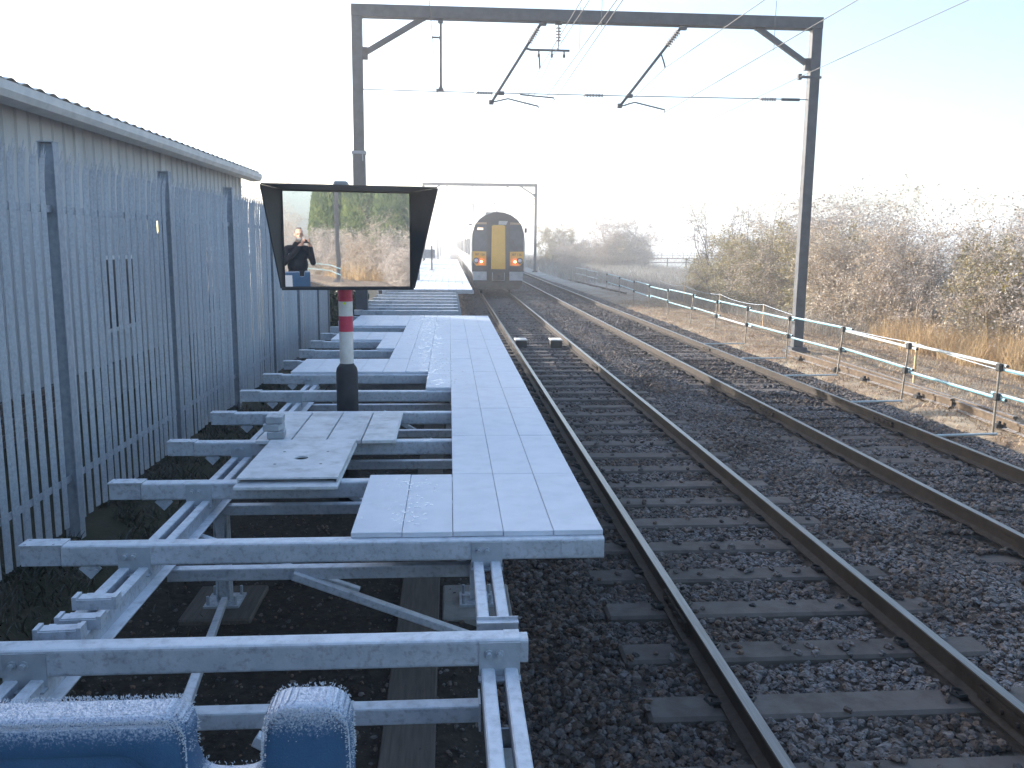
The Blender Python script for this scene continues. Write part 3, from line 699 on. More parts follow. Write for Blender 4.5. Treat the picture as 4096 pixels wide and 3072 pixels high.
# ------------------------------------------------------------------ shed
BX = -5.24; BY0, BY1 = -5.7, 22.6
sh_ = thing('industrial_shed', 'pale grey metal clad shed with corrugated roof behind the palisade fence', 'shed', (BX, 8, -.1))
pmh = MB()
pmh.add([(0, 0, 0), (0, .29, 0), (.028, .302, 0), (.028, .321, 0), (0, .333, 0), (0, 0, 3.485), (0, .29, 3.485), (.028, .302, 3.485), (.028, .321, 3.485), (0, .333, 3.485)],
        [(0, 1, 6, 5), (1, 2, 7, 6), (2, 3, 8, 7), (3, 4, 9, 8)])
pmh.add([(-.03, 0, 0), (-.03, .333, 0), (-.03, .333, 3.485), (-.03, 0, 3.485), (0, 0, 0), (0, .333, 0), (0, .333, 3.485), (0, 0, 3.485)], [(0, 1, 2, 3), (0, 4, 5, 1), (2, 6, 7, 3)])
cm = pmh.mesh('cladding_panel', 'cladding')
for k in range(85): inst('cladding_panel', cm, (BX, BY0 + .333 * k, .61), sh_)
part('wall', MB().box(-14, BX - .031, BY0, BY1 + .02, -.2, 4.098), 'cladding', sh_)
part('corner_flashing', MB().box(BX - .05, BX + .045, BY1 + .02, BY1 + .09, .6, 4.095), 'gutter', sh_)
part('plinth', MB().box(BX - .03, BX + .012, BY0, BY1 + .02, -.2, .60), 'mortar', sh_)
bkm = MB().box(0, .018, .004, .211, .004, .068).mesh('brick', 'brick', bevel=.004)
for c_ in range(7):
    for k in range(42):
        inst('brick', bkm, (BX + .013, 3.0 + .215 * k + (.107 if c_ % 2 else 0), .525 - .075 * c_), sh_)
part('soffit', MB().box(BX - .03, BX + .33, BY0 - .1, BY1 + .5, 4.10, 4.125), 'gutter', sh_)
gp = [(.17, .0), (.17, -.10), (.13, -.17), (.02, -.19), (-.10, -.19), (-.10, 0)]
part('gutter', MB().prism([(a + .02, b) for a, b in gp], (BX + .29, BY0 - .1, 4.195), (BX + .29, BY1 + .5, 4.195)), 'gutter', sh_)
# corrugated roof sheets with scalloped ends
nS = 14; rp = 1.022; mb = MB()
for side in (0, 1):
    for e in (0, 1):
        for i in range(nS * 6 // 2 + 1):
            yy = rp * i / (nS * 6 // 2); z = .017 * math.cos(2 * math.pi * yy / .34067) - (.008 if side else 0)
            mb.v.append((0 if e == 0 else -8.6, yy, z + (0 if e == 0 else 1.15)))
kk = nS * 6 // 2 + 1
for i in range(kk - 1):
    mb.f += [(i, i + 1, kk + i + 1, kk + i), (2 * kk + i + 1, 2 * kk + i, 3 * kk + i, 3 * kk + i + 1), (i + 1, i, 2 * kk + i, 2 * kk + i + 1)]; mb.m += [0] * 3
rm = mb.mesh('roof_sheet', 'roof_sheet', smooth=False)
for k in range(28): inst('roof_sheet', rm, (BX + .49, BY0 - .1 + rp * k + .02, 4.218), sh_)
for y in (16.1, 20.9):
    lp = part('bulkhead_lamp', MB().box(BX + .03, BX + .07, y - .17, y + .17, 2.62, 2.90), 'gutter', sh_); part('lens', MB().box(BX + .071, BX + .12, y - .14, y + .14, 2.65, 2.87), 'lamp_warm', lp, bevel=.02)
for y0, y1, z0, z1 in ((13.6, 14.9, 1.15, 2.2), (19.0, 20.6, .95, 2.3)):
    wf = part('window', MB().box(BX + .035, BX + .04, y0, y1, z0, z1), 'window_glass', sh_)
    fr = MB().box(BX + .03, BX + .06, y0 - .06, y0, z0 - .06, z1 + .06).box(BX + .03, BX + .06, y1, y1 + .06, z0 - .06, z1 + .06).box(BX + .03, BX + .06, y0, y1, z0 - .06, z0).box(BX + .03, BX + .06, y0, y1, z1, z1 + .06).box(BX + .03, BX + .055, (y0 + y1) / 2 - .025, (y0 + y1) / 2 + .025, z0, z1)
    part('window_frame', fr, 'white_paint', wf)

# ------------------------------------------------------------------ mirror on its striped pole
MC = Vector((-.99, 8.705, 2.52)); mn = Vector((-.15759, .98750, 0)); mt = Vector((.98750, .15759, 0)); mz = Vector((0, 0, 1))
def MP(t, d, z): return MC + mt * t - mn * d + mz * z      # d = distance in front of the glass
mi_ = thing('driver_mirror', 'large rectangular platform mirror in a black hood on a red and white banded pole', 'mirror', (-1.06, 9.0, -.24))
part('mirror_glass', MB().add([MP(-.605, .001, -.455), MP(.605, .001, -.455), MP(.605, .001, .455), MP(-.605, .001, .455)], [(0, 1, 2, 3)]), 'mirror', mi_)
part('back_plate', MB().obox(MC + mn * .03, (1.28, .05, .98), Matrix((mt, mn, mz)).transposed()), 'hood', mi_)
th = .012
def slab(a, b, c_, d_, out):
    out = Vector(out) * th; q = [Vector(v) for v in (a, b, c_, d_)]
    return MB().add(q + [v + out for v in q], [(0, 1, 2, 3), (7, 6, 5, 4), (0, 4, 5, 1), (1, 5, 6, 2), (2, 6, 7, 3), (3, 7, 4, 0)])
part('hood_top', slab(MP(-.62, .0, .47), MP(.62, .0, .47), MP(.825, .40, .49), MP(-.785, .40, .49), (0, 0, 1)), 'hood', mi_)
part('hood_side', slab(MP(-.62, .0, .47), MP(-.62, .0, -.47), MP(-.64, .03, -.47), MP(-.785, .40, .489), -mt), 'hood', mi_)
part('hood_side', slab(MP(.62, .0, .47), MP(.62, .0, -.47), MP(.64, .03, -.47), MP(.825, .40, .489), mt), 'hood', mi_)
part('hood_sill', slab(MP(-.64, .0, -.462), MP(.64, .0, -.462), MP(.64, .04, -.462), MP(-.64, .04, -.462), (0, 0, -1.6)), 'hood', mi_)
PX, PY = -1.06, 9.0
part('pole_sleeve', MB().lathe([(.112, 0), (.112, 1.41), (.104, 1.45), (.076, 1.49), (.072, 1.50)], (PX, PY, -.24), (PX, PY, 1), n=24), 'pole_black', mi_, smooth=True)
for z0, z1, m_ in ((1.26, 1.59, 'band_white'), (1.59, 1.75, 'band_red'), (1.75, 1.90, 'band_white'), (1.90, 2.14, 'band_red'), (2.14, 2.9, 'band_white')):
    part('pole_band', MB().cyl((PX, PY, z0 + .0005), (PX, PY, z1), .0715, n=24), m_, mi_, smooth=False)
part('sticker', MB().cyl((PX - .005, PY - .0725, 1.883), (PX - .005, PY - .0735, 1.883), .013, n=10), 'sticker', mi_)
part('clamp', MB().box(PX - .12, PX + .09, PY - .22, PY + .09, 2.62, 2.70).box(PX - .12, PX + .09, PY - .22, PY + .09, 2.25, 2.33), 'hood', mi_)
part('pole_cap', MB().box(PX - .09, PX + .05, PY - .08, PY + .08, 2.9, 3.10), 'cabinet', mi_, bevel=.015)

# ------------------------------------------------------------------ overhead line portals
def disc_insulator(mb, a, b, r=.075, n=6, core=.025, mi=1):
    a, b = Vector(a), Vector(b); L_ = (b - a).length; prof_ = [(core * .5, 0)]
    for i in range(n):
        t0 = L_ * (i + .2) / n
        prof_ += [(core, t0 - L_ * .1 / n), (r, t0 + L_ * .25 / n), (r * .9, t0 + L_ * .33 / n), (core, t0 + L_ * .4 / n)]
    prof_ += [(core * .5, L_)]
    return mb.lathe(prof_, a, b, n=10, mi=mi)
def tub(pts, r=.018, n=6): return MB().tube(pts, r, n)
def portal(Y, xl, xr, h, label, left_sleeve=True, full=True, steel='gantry_steel'):
    t = thing('overhead_portal', label, 'gantry', ((xl + xr) / 2, Y, -.2))
    cw = .12; ib = lambda w_, d_, f, wb: [(-w_, -d_), (w_, -d_), (w_, -d_ + f), (wb, -d_ + f), (wb, d_ - f), (w_, d_ - f), (w_, d_), (-w_, d_), (-w_, d_ - f), (-wb, d_ - f), (-wb, -d_ + f), (-w_, -d_ + f)]
    for x in (xl, xr):
        c_ = part('column', MB().box(x - cw, x + cw, Y - .11, Y + .11, -.2, h - .27), steel, t, bevel=.006)
        part('foot_plate', MB().box(x - .26, x + .26, Y - .26, Y + .26, -.22, -.10).box(x - .20, x + .20, Y - .2, Y + .2, -.10, -.02), 'gantry_steel', c_)
    part('beam', MB().box(xl - cw, xr + cw, Y - .13, Y + .13, h - .268, h), 'gantry_steel', t, bevel=.006)
    part('knee_brace', MB().prism(rrect(.12, .12, .01, 1), (xl + .18, Y, h - 1.05), (xl + 1.5, Y, h - .27)).box(xl + .12, xl + .24, Y - .06, Y + .06, h - 1.2, h - .93).box(xl + 1.36, xl + 1.58, Y - .06, Y + .06, h - .31, h - .262), 'gantry_steel', t)
    part('knee_brace', MB().prism(rrect(.12, .12, .01, 1), (xr - .18, Y, h - 1.05), (xr - 1.42, Y, h - .27)).box(xr - .24, xr - .12, Y - .06, Y + .06, h - 1.2, h - .93).box(xr - 1.5, xr - 1.28, Y - .06, Y + .06, h - .31, h - .262), 'gantry_steel', t)
    if not full: return t
    if left_sleeve:
        sl_ = part('column_band', MB().box(xl - .165, xl + .165, Y - .15, Y + .15, 4.56, 4.63), 'cabinet', t)
        part('column_sleeve', MB().box(xl - .142, xl + .142, Y - .13, Y + .13, -.18, 4.555), 'gantry_steel', t)
        part('band_strap', MB().box(xl - .15, xl - .12, Y - .145, Y - .135, 4.40, 4.56), 'cabinet', sl_); part('band_strap', MB().box(xl + .08, xl + .11, Y - .145, Y - .135, 4.40, 4.56), 'cabinet', sl_)
    k = h - 7.91
    dp = part('drop_tube', MB().tube([(-.19, Y, 7.66 + k), (-.19, Y, 6.06 + k)], .032, 8).box(-.25, -.13, Y - .05, Y + .05, 7.56 + k, 7.645 + k).box(-.40, -.16, Y - .015, Y + .015, 7.22 + k, 7.26 + k), 'gantry_steel', t)
    part('wire_clamp', MB().box(-.29, -.12, Y - .03, Y + .03, 6.03 + k, 6.09 + k).tube([(-.19, Y, 6.2 + k), (-.27, Y, 6.0 + k)], .012, 5).tube([(-.19, Y, 6.2 + k), (-.11, Y, 6.0 + k)], .012, 5), 'gantry_steel', dp)
    for nm, top, bot, i0, i1 in (('cantilever_tube', (2.21, 7.69), (1.0, 5.79), .10, .27), ('cantilever_tube', (5.56, 7.68), (4.08, 5.77), .08, .26)):
        mb = MB(); a, b = Vector((top[0], Y, top[1] + k)), Vector((bot[0], Y, bot[1] + k))
        mb.tube([a, b], .034, 8); mb.box(a.x - .08, a.x + .08, Y - .06, Y + .06, a.z - .12, a.z - .02)
        ct = part(nm, mb, 'gantry_steel', t)
        part('insulator', disc_insulator(MB(), a.lerp(b, i0), a.lerp(b, i1), r=.085, n=7, mi=0), 'insulator', ct)
        part('tube_end_clamp', MB().box(b.x - .05, b.x + .06, Y - .05, Y + .05, b.z - .03, b.z + .07).box(b.x + .17, b.x + .31, Y - .05, Y + .05, 5.98 + k, 6.06 + k), 'gantry_steel', ct)
    hb = part('hanger_bar', MB().tube([(1.83, Y, 7.045 + k), (1.93, Y, 7.02 + k), (2.85, Y, 7.02 + k)], .028, 6).tube([(2.58, Y, 7.68 + k), (2.58, Y, 7.02 + k)], .014, 5).box(2.5, 2.66, Y - .05, Y + .05, 7.60 + k, 7.645 + k), 'gantry_steel', t)
    part('insulator', disc_insulator(MB(), (2.58, Y, 7.55 + k), (2.58, Y, 7.2 + k), r=.075, n=5, mi=0), 'insulator', hb)
    for x in (2.12, 2.43, 2.72): part('hanger', MB().tube([(x, Y, 7.0 + k), (x, Y, 6.92 + k)], .02, 5).box(x - .03, x + .03, Y - .03, Y + .03, 6.86 + k, 6.93 + k), 'gantry_steel', hb)
    part('hanger_chain', MB().tube([(2.13, Y, 6.88 + k), (2.15, Y, 6.60 + k)], .022, 5), 'gantry_steel', hb)
    part('chain', MB().tube([(5.06, Y, 6.98 + k), (5.12, Y, 6.82 + k), (5.16, Y, 6.69 + k)], .02, 5), 'gantry_steel', t)
    for pts in (((1.06, 5.82), (1.40, 5.90), (2.13, 5.74), (2.12, 5.69)), ((1.68, 6.0), (2.5, 5.94), (2.5, 5.88)), ((4.11, 5.78), (4.45, 5.88), (5.19, 5.72), (5.18, 5.66))):
        part('registration_arm', tub([(a, Y, b + k) for a, b in pts], .018), 'gantry_steel', t)
    cs = part('cross_span_wire', tub([(xl + .12, Y, 6.04 + k), (.5, Y, 6.025 + k), (4.27, Y, 6.02 + k), (xr - .12, Y, 6.03 + k)], .011, 5), 'gantry_steel', t)
    for x0, x1 in ((.62, 1.05), (3.2, 3.7), (7.5, 7.93)):
        part('insulator', disc_insulator(MB(), (x0, Y, 6.02 + k), (x1, Y, 6.02 + k), r=.06, n=7, mi=0), 'insulator', cs)
    part('turnbuckle', MB().box(8.05, 8.5, Y - .03, Y + .03, 5.99 + k, 6.05 + k), 'gantry_steel', cs)
    part('wire_bracket', MB().box(xr - .42, xr + .15, Y - .14, Y - .115, 6.5 + k, 6.56 + k).box(xr - .42, xr - .34, Y - .15, Y - .05, 6.47 + k, 6.6 + k), 'gantry_steel', t)
    return t
portal(21.35, -2.12, 8.81, 7.91, 'dark steel overhead line portal standing over the bare platform beams')
portal(84, -2.4, 8.25, 8.15, 'hazy overhead line portal spanning the tracks beside the far coaches', left_sleeve=False)
portal(-42, -2.3, 8.75, 7.9, 'overhead line portal behind the photographer, seen only as a dark pole in the mirror', left_sleeve=False, full=False, steel='pole_black')
def wire(name, pts, r, label):
    o = solo(name, MB().tube(pts, r, 5), 'gantry_steel_wire', label, 'wire', pts[0]); return o
def sag(a, b, s_, n=14):
    return [(a[0] + (b[0] - a[0]) * i / n, a[1] + (b[1] - a[1]) * i / n, a[2] + (b[2] - a[2]) * i / n - 4 * s_ * (i / n) * (1 - i / n)) for i in range(n + 1)]
wire('contact_wire', [(2.75, -42, 5.70), (2.13, 21.35, 5.70), (2.6, 84, 5.9)], .0075, 'lower contact wire over the platform track, held by the long curved arm')
wire('contact_wire', [(1.9, -42, 5.75), (2.5, 21.35, 5.88), (2.1, 84, 5.95)], .0075, 'second contact wire over the platform track, held by the straight arm')
wire('contact_wire', [(5.9, -42, 5.68), (5.18, 21.35, 5.66), (5.75, 84, 5.85)], .0075, 'contact wire over the track by the blue barrier')
wire('catenary_wire', sag((2.3, -42, 6.95), (2.15, 21.35, 6.60), .55) + sag((2.15, 21.35, 6.60), (2.3, 84, 6.9), .6)[1:], .008, 'sagging carrier wire hanging from the chain under the hanger bar')
wire('catenary_wire', sag((2.5, -42, 6.95), (2.43, 21.35, 6.87), .60) + sag((2.43, 21.35, 6.87), (2.5, 84, 6.95), .6)[1:], .008, 'sagging carrier wire clamped to the middle of the hanger bar')
wire('catenary_wire', sag((5.6, -42, 6.95), (5.16, 21.35, 6.69), .55) + sag((5.16, 21.35, 6.69), (5.6, 84, 6.95), .6)[1:], .008, 'sagging carrier wire hanging from the short chain over the far track')
wire('return_wire', sag((8.45, -42, 6.6), (8.42, 21.35, 6.53), .15) + sag((8.42, 21.35, 6.53), (8.0, 84, 6.7), .15)[1:], .0085, 'return wire carried on the bracket of the column beside the blue barrier')
wire('feeder_wire', sag((-.42, -42, 7.35), (-.38, 21.35, 7.24), .12) + sag((-.38, 21.35, 7.24), (-.42, 84, 7.3), .12)[1:], .008, 'feeder wire clamped to the drop tube near the shed side column')
for x, y, z0, z1, lb in ((2.2, 15.2, 5.74, 6.42, 'thin dropper on the platform track wires nearest the portal'), (2.36, 14.0, 5.82, 6.55, 'thin dropper on the second carrier wire of the platform track'), (5.33, 14.6, 5.67, 6.45, 'thin dropper between the wires of the far track'), (5.28, 30, 5.7, 6.4, 'thin dropper between the far track wires beyond the portal'), (2.2, 31, 5.76, 6.3, 'thin dropper over the platform track beyond the portal')):
    wire('dropper', [(x, y, z0), (x, y, z1)], .005, lb)
for k in range(6):
    y = 150 + 42 * k; x = -1.9
    t = thing('line_mast', ['single line mast standing nearest beyond the finished deck', 'single line mast second beyond the finished deck', 'single line mast third beyond the finished deck', 'single line mast fourth beyond the finished deck', 'single line mast fifth beyond the finished deck', 'single line mast last in the fog beyond the finished deck'][k], 'mast', (x, y, -.2), group='masts in the fog along the line')
    part('mast', MB().box(x - .13, x + .13, y - .13, y + .13, -.2, 8.6), 'gantry_steel', t); part('arm', MB().tube([(x, y, 7.2), (x + 2.9, y, 7.6)], .05, 6).tube([(x, y, 6.0), (x + 2.9, y, 6.0)], .04, 6), 'gantry_steel', t)

# ------------------------------------------------------------------ blue tube barrier along the path
bar = thing('tube_barrier', 'site barrier of pale blue tubes clamped to steel posts beside the far track', 'barrier', (8.1, 20, -.15))
bp_ = [(7.95, 8.95), (7.93, 11.88), (7.94, 14.53), (8.14, 17.53), (8.10, 20.24), (8.13, 23.25), (8.16, 26.16), (8.26, 29.26), (8.42, 32.94), (8.48, 36.4), (8.64, 40.3), (8.95, 45.4), (9.2, 50.5)]
lean = [.0, .01, .08, .08, .04, .02, .05, .08, -.04, -.02, 0, 0, 0]
PTB = []
for i, (x, y) in enumerate(bp_):
    z = float(gz(x, y)); q = Vector((x + lean[i], y, .86)); PTB.append((Vector((x, y, z - .1)), q))
    po = part('post', MB().cyl((x, y, z - .1), q, .018, n=8), 'post_steel', bar)
    for zz in (.80, .37):
        c_ = Vector((x, y, z)).lerp(q, (zz - z) / (.86 - z)); part('clamp', MB().box(c_.x - .035, c_.x + .03, c_.y - .05, c_.y + .05, c_.z - .055, c_.z + .055), 'black_iron', po, bevel=.01)
pale_set = {(1, 0), (2, 0), (5, 1)}
for i in range(len(bp_) - 1):
    if i == 10: pass
    for lv, zz in enumerate((.80, .37)):
        a = Vector((bp_[i][0] + lean[i] * .9 + .045, bp_[i][1], zz + (.028 if (i + lv) % 2 else -.028))); b = Vector((bp_[i + 1][0] + lean[i + 1] * .9 + .045, bp_[i + 1][1], zz + (.028 if (i + lv) % 2 else -.028)))
        d = (b - a).normalized(); a2 = a - d * random.uniform(.05, .32); b2 = b + d * random.uniform(.05, .2)
        tb = part('tube', MB().cyl(a2, b2, .0235, n=10), 'tube_pale' if (i, lv) in pale_set else 'tube_blue', bar)
        part('tube_end', MB().cyl(a2 - d * .012, a2 - d * .001, .0235, n=10), 'black_iron', tb)
for i in range(1, 6):
    x, y = bp_[i]
    part('foot_bar', MB().cyl((6.66, y - .35, -.125), (x - .12, y - .28, -.12), .018, n=6), 'tube_pale', bar)
# second short run farther along
bar2 = thing('tube_barrier', 'short far run of tube barrier with two tilted rails in front of the reeds', 'barrier', (9.7, 62, -.15))
for x, y in ((9.75, 58.0), (9.78, 61.84), (9.6, 66.0)): part('post', MB().cyl((x, y, -.3), (x, y, .78), .02, n=6), 'post_steel', bar2)
for zz in (.72, .28):
    part('tube', MB().cyl((9.80, 57.4, zz), (9.82, 61.9, zz), .028, n=8), 'tube_pale', bar2); part('tube', MB().cyl((9.82, 61.8, zz + .04), (9.66, 66.6, zz + .04), .028, n=8), 'tube_pale', bar2)
# barrier run behind the photographer (mirror)
bar3 = thing('tube_barrier', 'bent run of blue tube barrier seen in the mirror behind the photographer', 'barrier', (8.7, -50, -.15))
bq = [(8.2, -38.5), (8.6, -42), (9.1, -45.5), (9.5, -49), (9.3, -52.5), (8.6, -55.5), (7.8, -58)]
for x, y in bq: part('post', MB().cyl((x, y, -.3), (x, y, .9), .02, n=6), 'post_steel', bar3)
for a, b in zip(bq[:-1], bq[1:]):
    for zz in (.82, .38): part('tube', MB().cyl((a[0], a[1], zz), (b[0], b[1], zz), .03, n=8), 'tube_blue', bar3)
# stakes with rope
stk = [(8.75, 9.6, .66), (9.16, 16.32, .67), (10.45, 28.22, .61), (10.79, 34.05, .62), (11.4, 41.63, .60), (11.9, 48.75, .58)]
slab_ = ['pale wooden stake beside the spare rails at the edge of the cut path', 'pale wooden stake behind the barrier post nearest the loose rail joint', 'pale wooden stake just past the portal column beside the barrier', 'wooden stake in front of the shaded bank of the hedge', 'wooden stake in the shade before the bare thorn hedge end', 'thin wooden stake farthest along the rope']
for i, (x, y, h_) in enumerate(stk):
    solo('wooden_stake', MB().box(x - .02, x + .02, y - .02, y + .02, float(gz(x, y)) - .05, h_), 'stake', slab_[i], 'stake', (x, y, -.17), group='stakes carrying the rope', bevel=.003)
rp_ = []
for (x0, y0, h0), (x1, y1, h1) in zip(stk[:-1], stk[1:]): rp_ += sag((x0, y0, h0 - .03), (x1, y1, h1 - .03), .10, 8)
solo('rope', MB().tube(rp_, .008, 5), 'rope', 'thin pale rope strung between the wooden stakes along the path', 'rope', (9, 16, .5))
# spare rails left beside the track
def rail_bar(name, a, b, label, ext=()):
    t = thing(name, label, 'rail', a)
    mb = MB().prism([(p_[0], p_[1]) for p_ in rail_profile()], a, b); part('rail', mb, 'rust', t)
    a, b = Vector(a), Vector(b); d = (b - a).normalized(); L_ = (b - a).length; k = .9
    while k < L_ - .3:
        c_ = a + d * k; m3 = Matrix((Vector((d.y, -d.x, 0)), d, Vector((0, 0, 1)))).transposed()
        part('chair', MB().obox(c_ + Vector((-.09, 0, -.125)), (.10, .13, .06), m3).obox(c_ + Vector((-.075, 0, -.08)), (.05, .06, .06), m3), 'black_iron', t, bevel=.008); k += random.uniform(1.0, 2.6)
    return t
rail_bar('spare_rail', (7.98, 9.2, .01), (8.38, 13.55, .01), 'rusty spare rail on the path behind the barrier, the one ending at the dark gap')
rail_bar('spare_rail', (8.40, 13.72, .01), (8.30, 20.5, .01), 'rusty spare rail ending at the foot of the portal column')
rail_bar('spare_rail', (8.55, 12.3, -.01), (8.75, 19.6, -.01), 'rusty spare rail lying on the grass side of the two others')
rail_bar('spare_rail', (9.68, 47.1, -.06), (8.98, 65.4, -.06), 'long rusty rail in the shade under the short far barrier')
# track boxes and cable
for k, x in enumerate((1.86, 2.78)):
    t = thing('track_box', ['small dark box with frosted lid near the platform side rail', 'small dark box with frosted lid near the rail facing the empty track'][k], 'track box', (x, 22.5, -.2))
    part('box', MB().box(x - .15, x + .15, 22.3, 22.75, -.2, .02), 'black_iron', t, bevel=.01); part('lid', MB().box(x - .16, x + .16, 22.28, 22.77, .021, .05), 'band_white', t, bevel=.008)
solo('cable', MB().tube([(3.22, 17.9, -.12), (3.5, 18.4, -.06), (3.9, 18.65, -.05), (4.3, 18.45, -.06), (4.6, 18.25, -.08), (5.0, 18.3, -.14)], .008, 6), 'post_steel', 'thin grey cable looped over the ballast between the two tracks', 'cable', (3.9, 18.4, -.12))
# signboard and box on the finished deck
t = thing('notice_board', 'grey board on a post standing on the finished deck', 'notice board', (-1.03, 52.3, D))
part('post', MB().cyl((-1.03, 52.3, D), (-1.03, 52.3, 2.35), .05, n=8), 'gantry_steel', t); part('board', MB().box(-1.74, -.84, 52.36, 52.42, 1.62, 2.14), 'cabinet', t, bevel=.01); part('foot', MB().box(-1.17, -.89, 52.15, 52.45, D + .001, D + .03), 'gantry_steel', t)
t = thing('equipment_box', 'small dark grey equipment box with a white patch painted for its light on the finished deck', 'box', (-1.48, 38.1, D))
part('body', MB().box(-1.68, -1.28, 38.0, 38.4, D, D + .45), 'cabinet', t, bevel=.02); part('plate', MB().box(-1.42, -1.35, 37.985, 37.999, D + .22, D + .30), 'white_paint', t)  # white painted piece stands in for the light on the box
part('upper_case', MB().box(-1.70, -1.26, 38.02, 38.38, D + .46, D + 1.15), 'gutter', t, bevel=.02)
# ------------------------------------------------------------------ train
TX, TY = 2.40, 43.0
half = [(1.20, .95), (1.30, 1.12), (1.335, 1.45), (1.335, 2.55), (1.29, 3.02), (1.17, 3.38), (.95, 3.68), (.62, 3.91), (.28, 4.02), (0, 4.05)]
prof_t = half + [(-a, b) for a, b in half[-2::-1]]
def train_body(y0, y1, nose):
    mb = MB(); secs = [(y0, .985, .0), (y0 + .06, .995, 0), (y0 + .25, 1.0, 0), (y1, 1, 0)] if nose else [(y0, 1, 0), (y1, 1, 0)]
    n = len(prof_t)
    for yy, s_, _ in secs: mb.v += [(TX + a * s_, yy, 1.0 + (b - 1.0) * (s_ * .5 + .5)) for a, b in prof_t]
    for i in range(len(secs) - 1):
        for j in range(n):
            k = (j + 1) % n; mb.f.append((i * n + j, i * n + k, (i + 1) * n + k, (i + 1) * n + j))
            zz = (prof_t[j][1] + prof_t[k][1]) / 2; mb.m.append(1 if zz > 3.3 else (2 if zz < 1.3 else 0))
    mb.f += [tuple(range(n)), tuple(range(len(secs) * n - 1, (len(secs) - 1) * n - 1, -1))]; mb.m += [3, 3]
    return mb
tr = thing('commuter_train', 'white commuter train with yellow gangway door and two red tail lamps', 'train', (TX, TY, 0))
for k in range(4):
    y0 = TY + 20.3 * k; y1 = y0 + 19.9
    bo = part('coach_body', train_body(y0, y1, k == 0), ['train_white', 'train_roof', 'train_grey', 'train_dark'], tr)
    part('underframe', MB().box(TX - 1.1, TX + 1.1, y0 + (.6 if k == 0 else .1), y1 - .1, .28, .945), 'underframe', bo)
    for yb in (y0 + 3.0, y1 - 3.0):
        wb = MB()
        for yy in (yb - 1.2, yb + 1.2):
            for s_ in (-1, 1): wb.cyl((TX + s_ * .68, yy, .42), (TX + s_ * .82, yy, .42), .42, n=16)
        part('wheel_set', wb, 'underframe', bo)
    for s_ in (-1, 1):
        xx = TX + s_ * 1.337
        for j in range(7):
            ya = y0 + 1.6 + 2.55 * j
            if j in (2, 5):
                dr = part('door', MB().box(min(xx, xx + s_ * .015), max(xx, xx + s_ * .015), ya, ya + 1.3, 1.2, 3.0), 'train_grey', bo)
                part('door_window', MB().box(min(xx + s_ * .016, xx + s_ * .022), max(xx + s_ * .016, xx + s_ * .022), ya + .12, ya + 1.18, 1.95, 2.8), 'train_glass', dr)
            else:
                part('side_window', MB().box(min(xx, xx + s_ * .012), max(xx, xx + s_ * .012), ya - .2, ya + 1.75, 1.9, 2.75), 'train_glass', bo)
    part('roof_unit', MB().box(TX - .5, TX + .5, y0 + 3, y0 + 6, 4.0, 4.13).box(TX - .45, TX + .45, y0 + 11, y0 + 15, 4.0, 4.12), 'train_roof', bo, bevel=.03)
    part('waist_stripe', MB().box(TX - 1.342, TX - 1.3365, y0 + .4, y1 - .05, 1.48, 1.62), 'train_brown', bo)
F0 = TY - .004
def face(pts, t_=.012, y=F0): return MB().add([(TX + a, y - t_, b) for a, b in pts] + [(TX + a, y + .03, b) for a, b in pts], [tuple(range(len(pts))), tuple(range(2 * len(pts) - 1, len(pts) - 1, -1))] + [(i, (i + 1) % len(pts), len(pts) + (i + 1) % len(pts), len(pts) + i) for i in range(len(pts))])
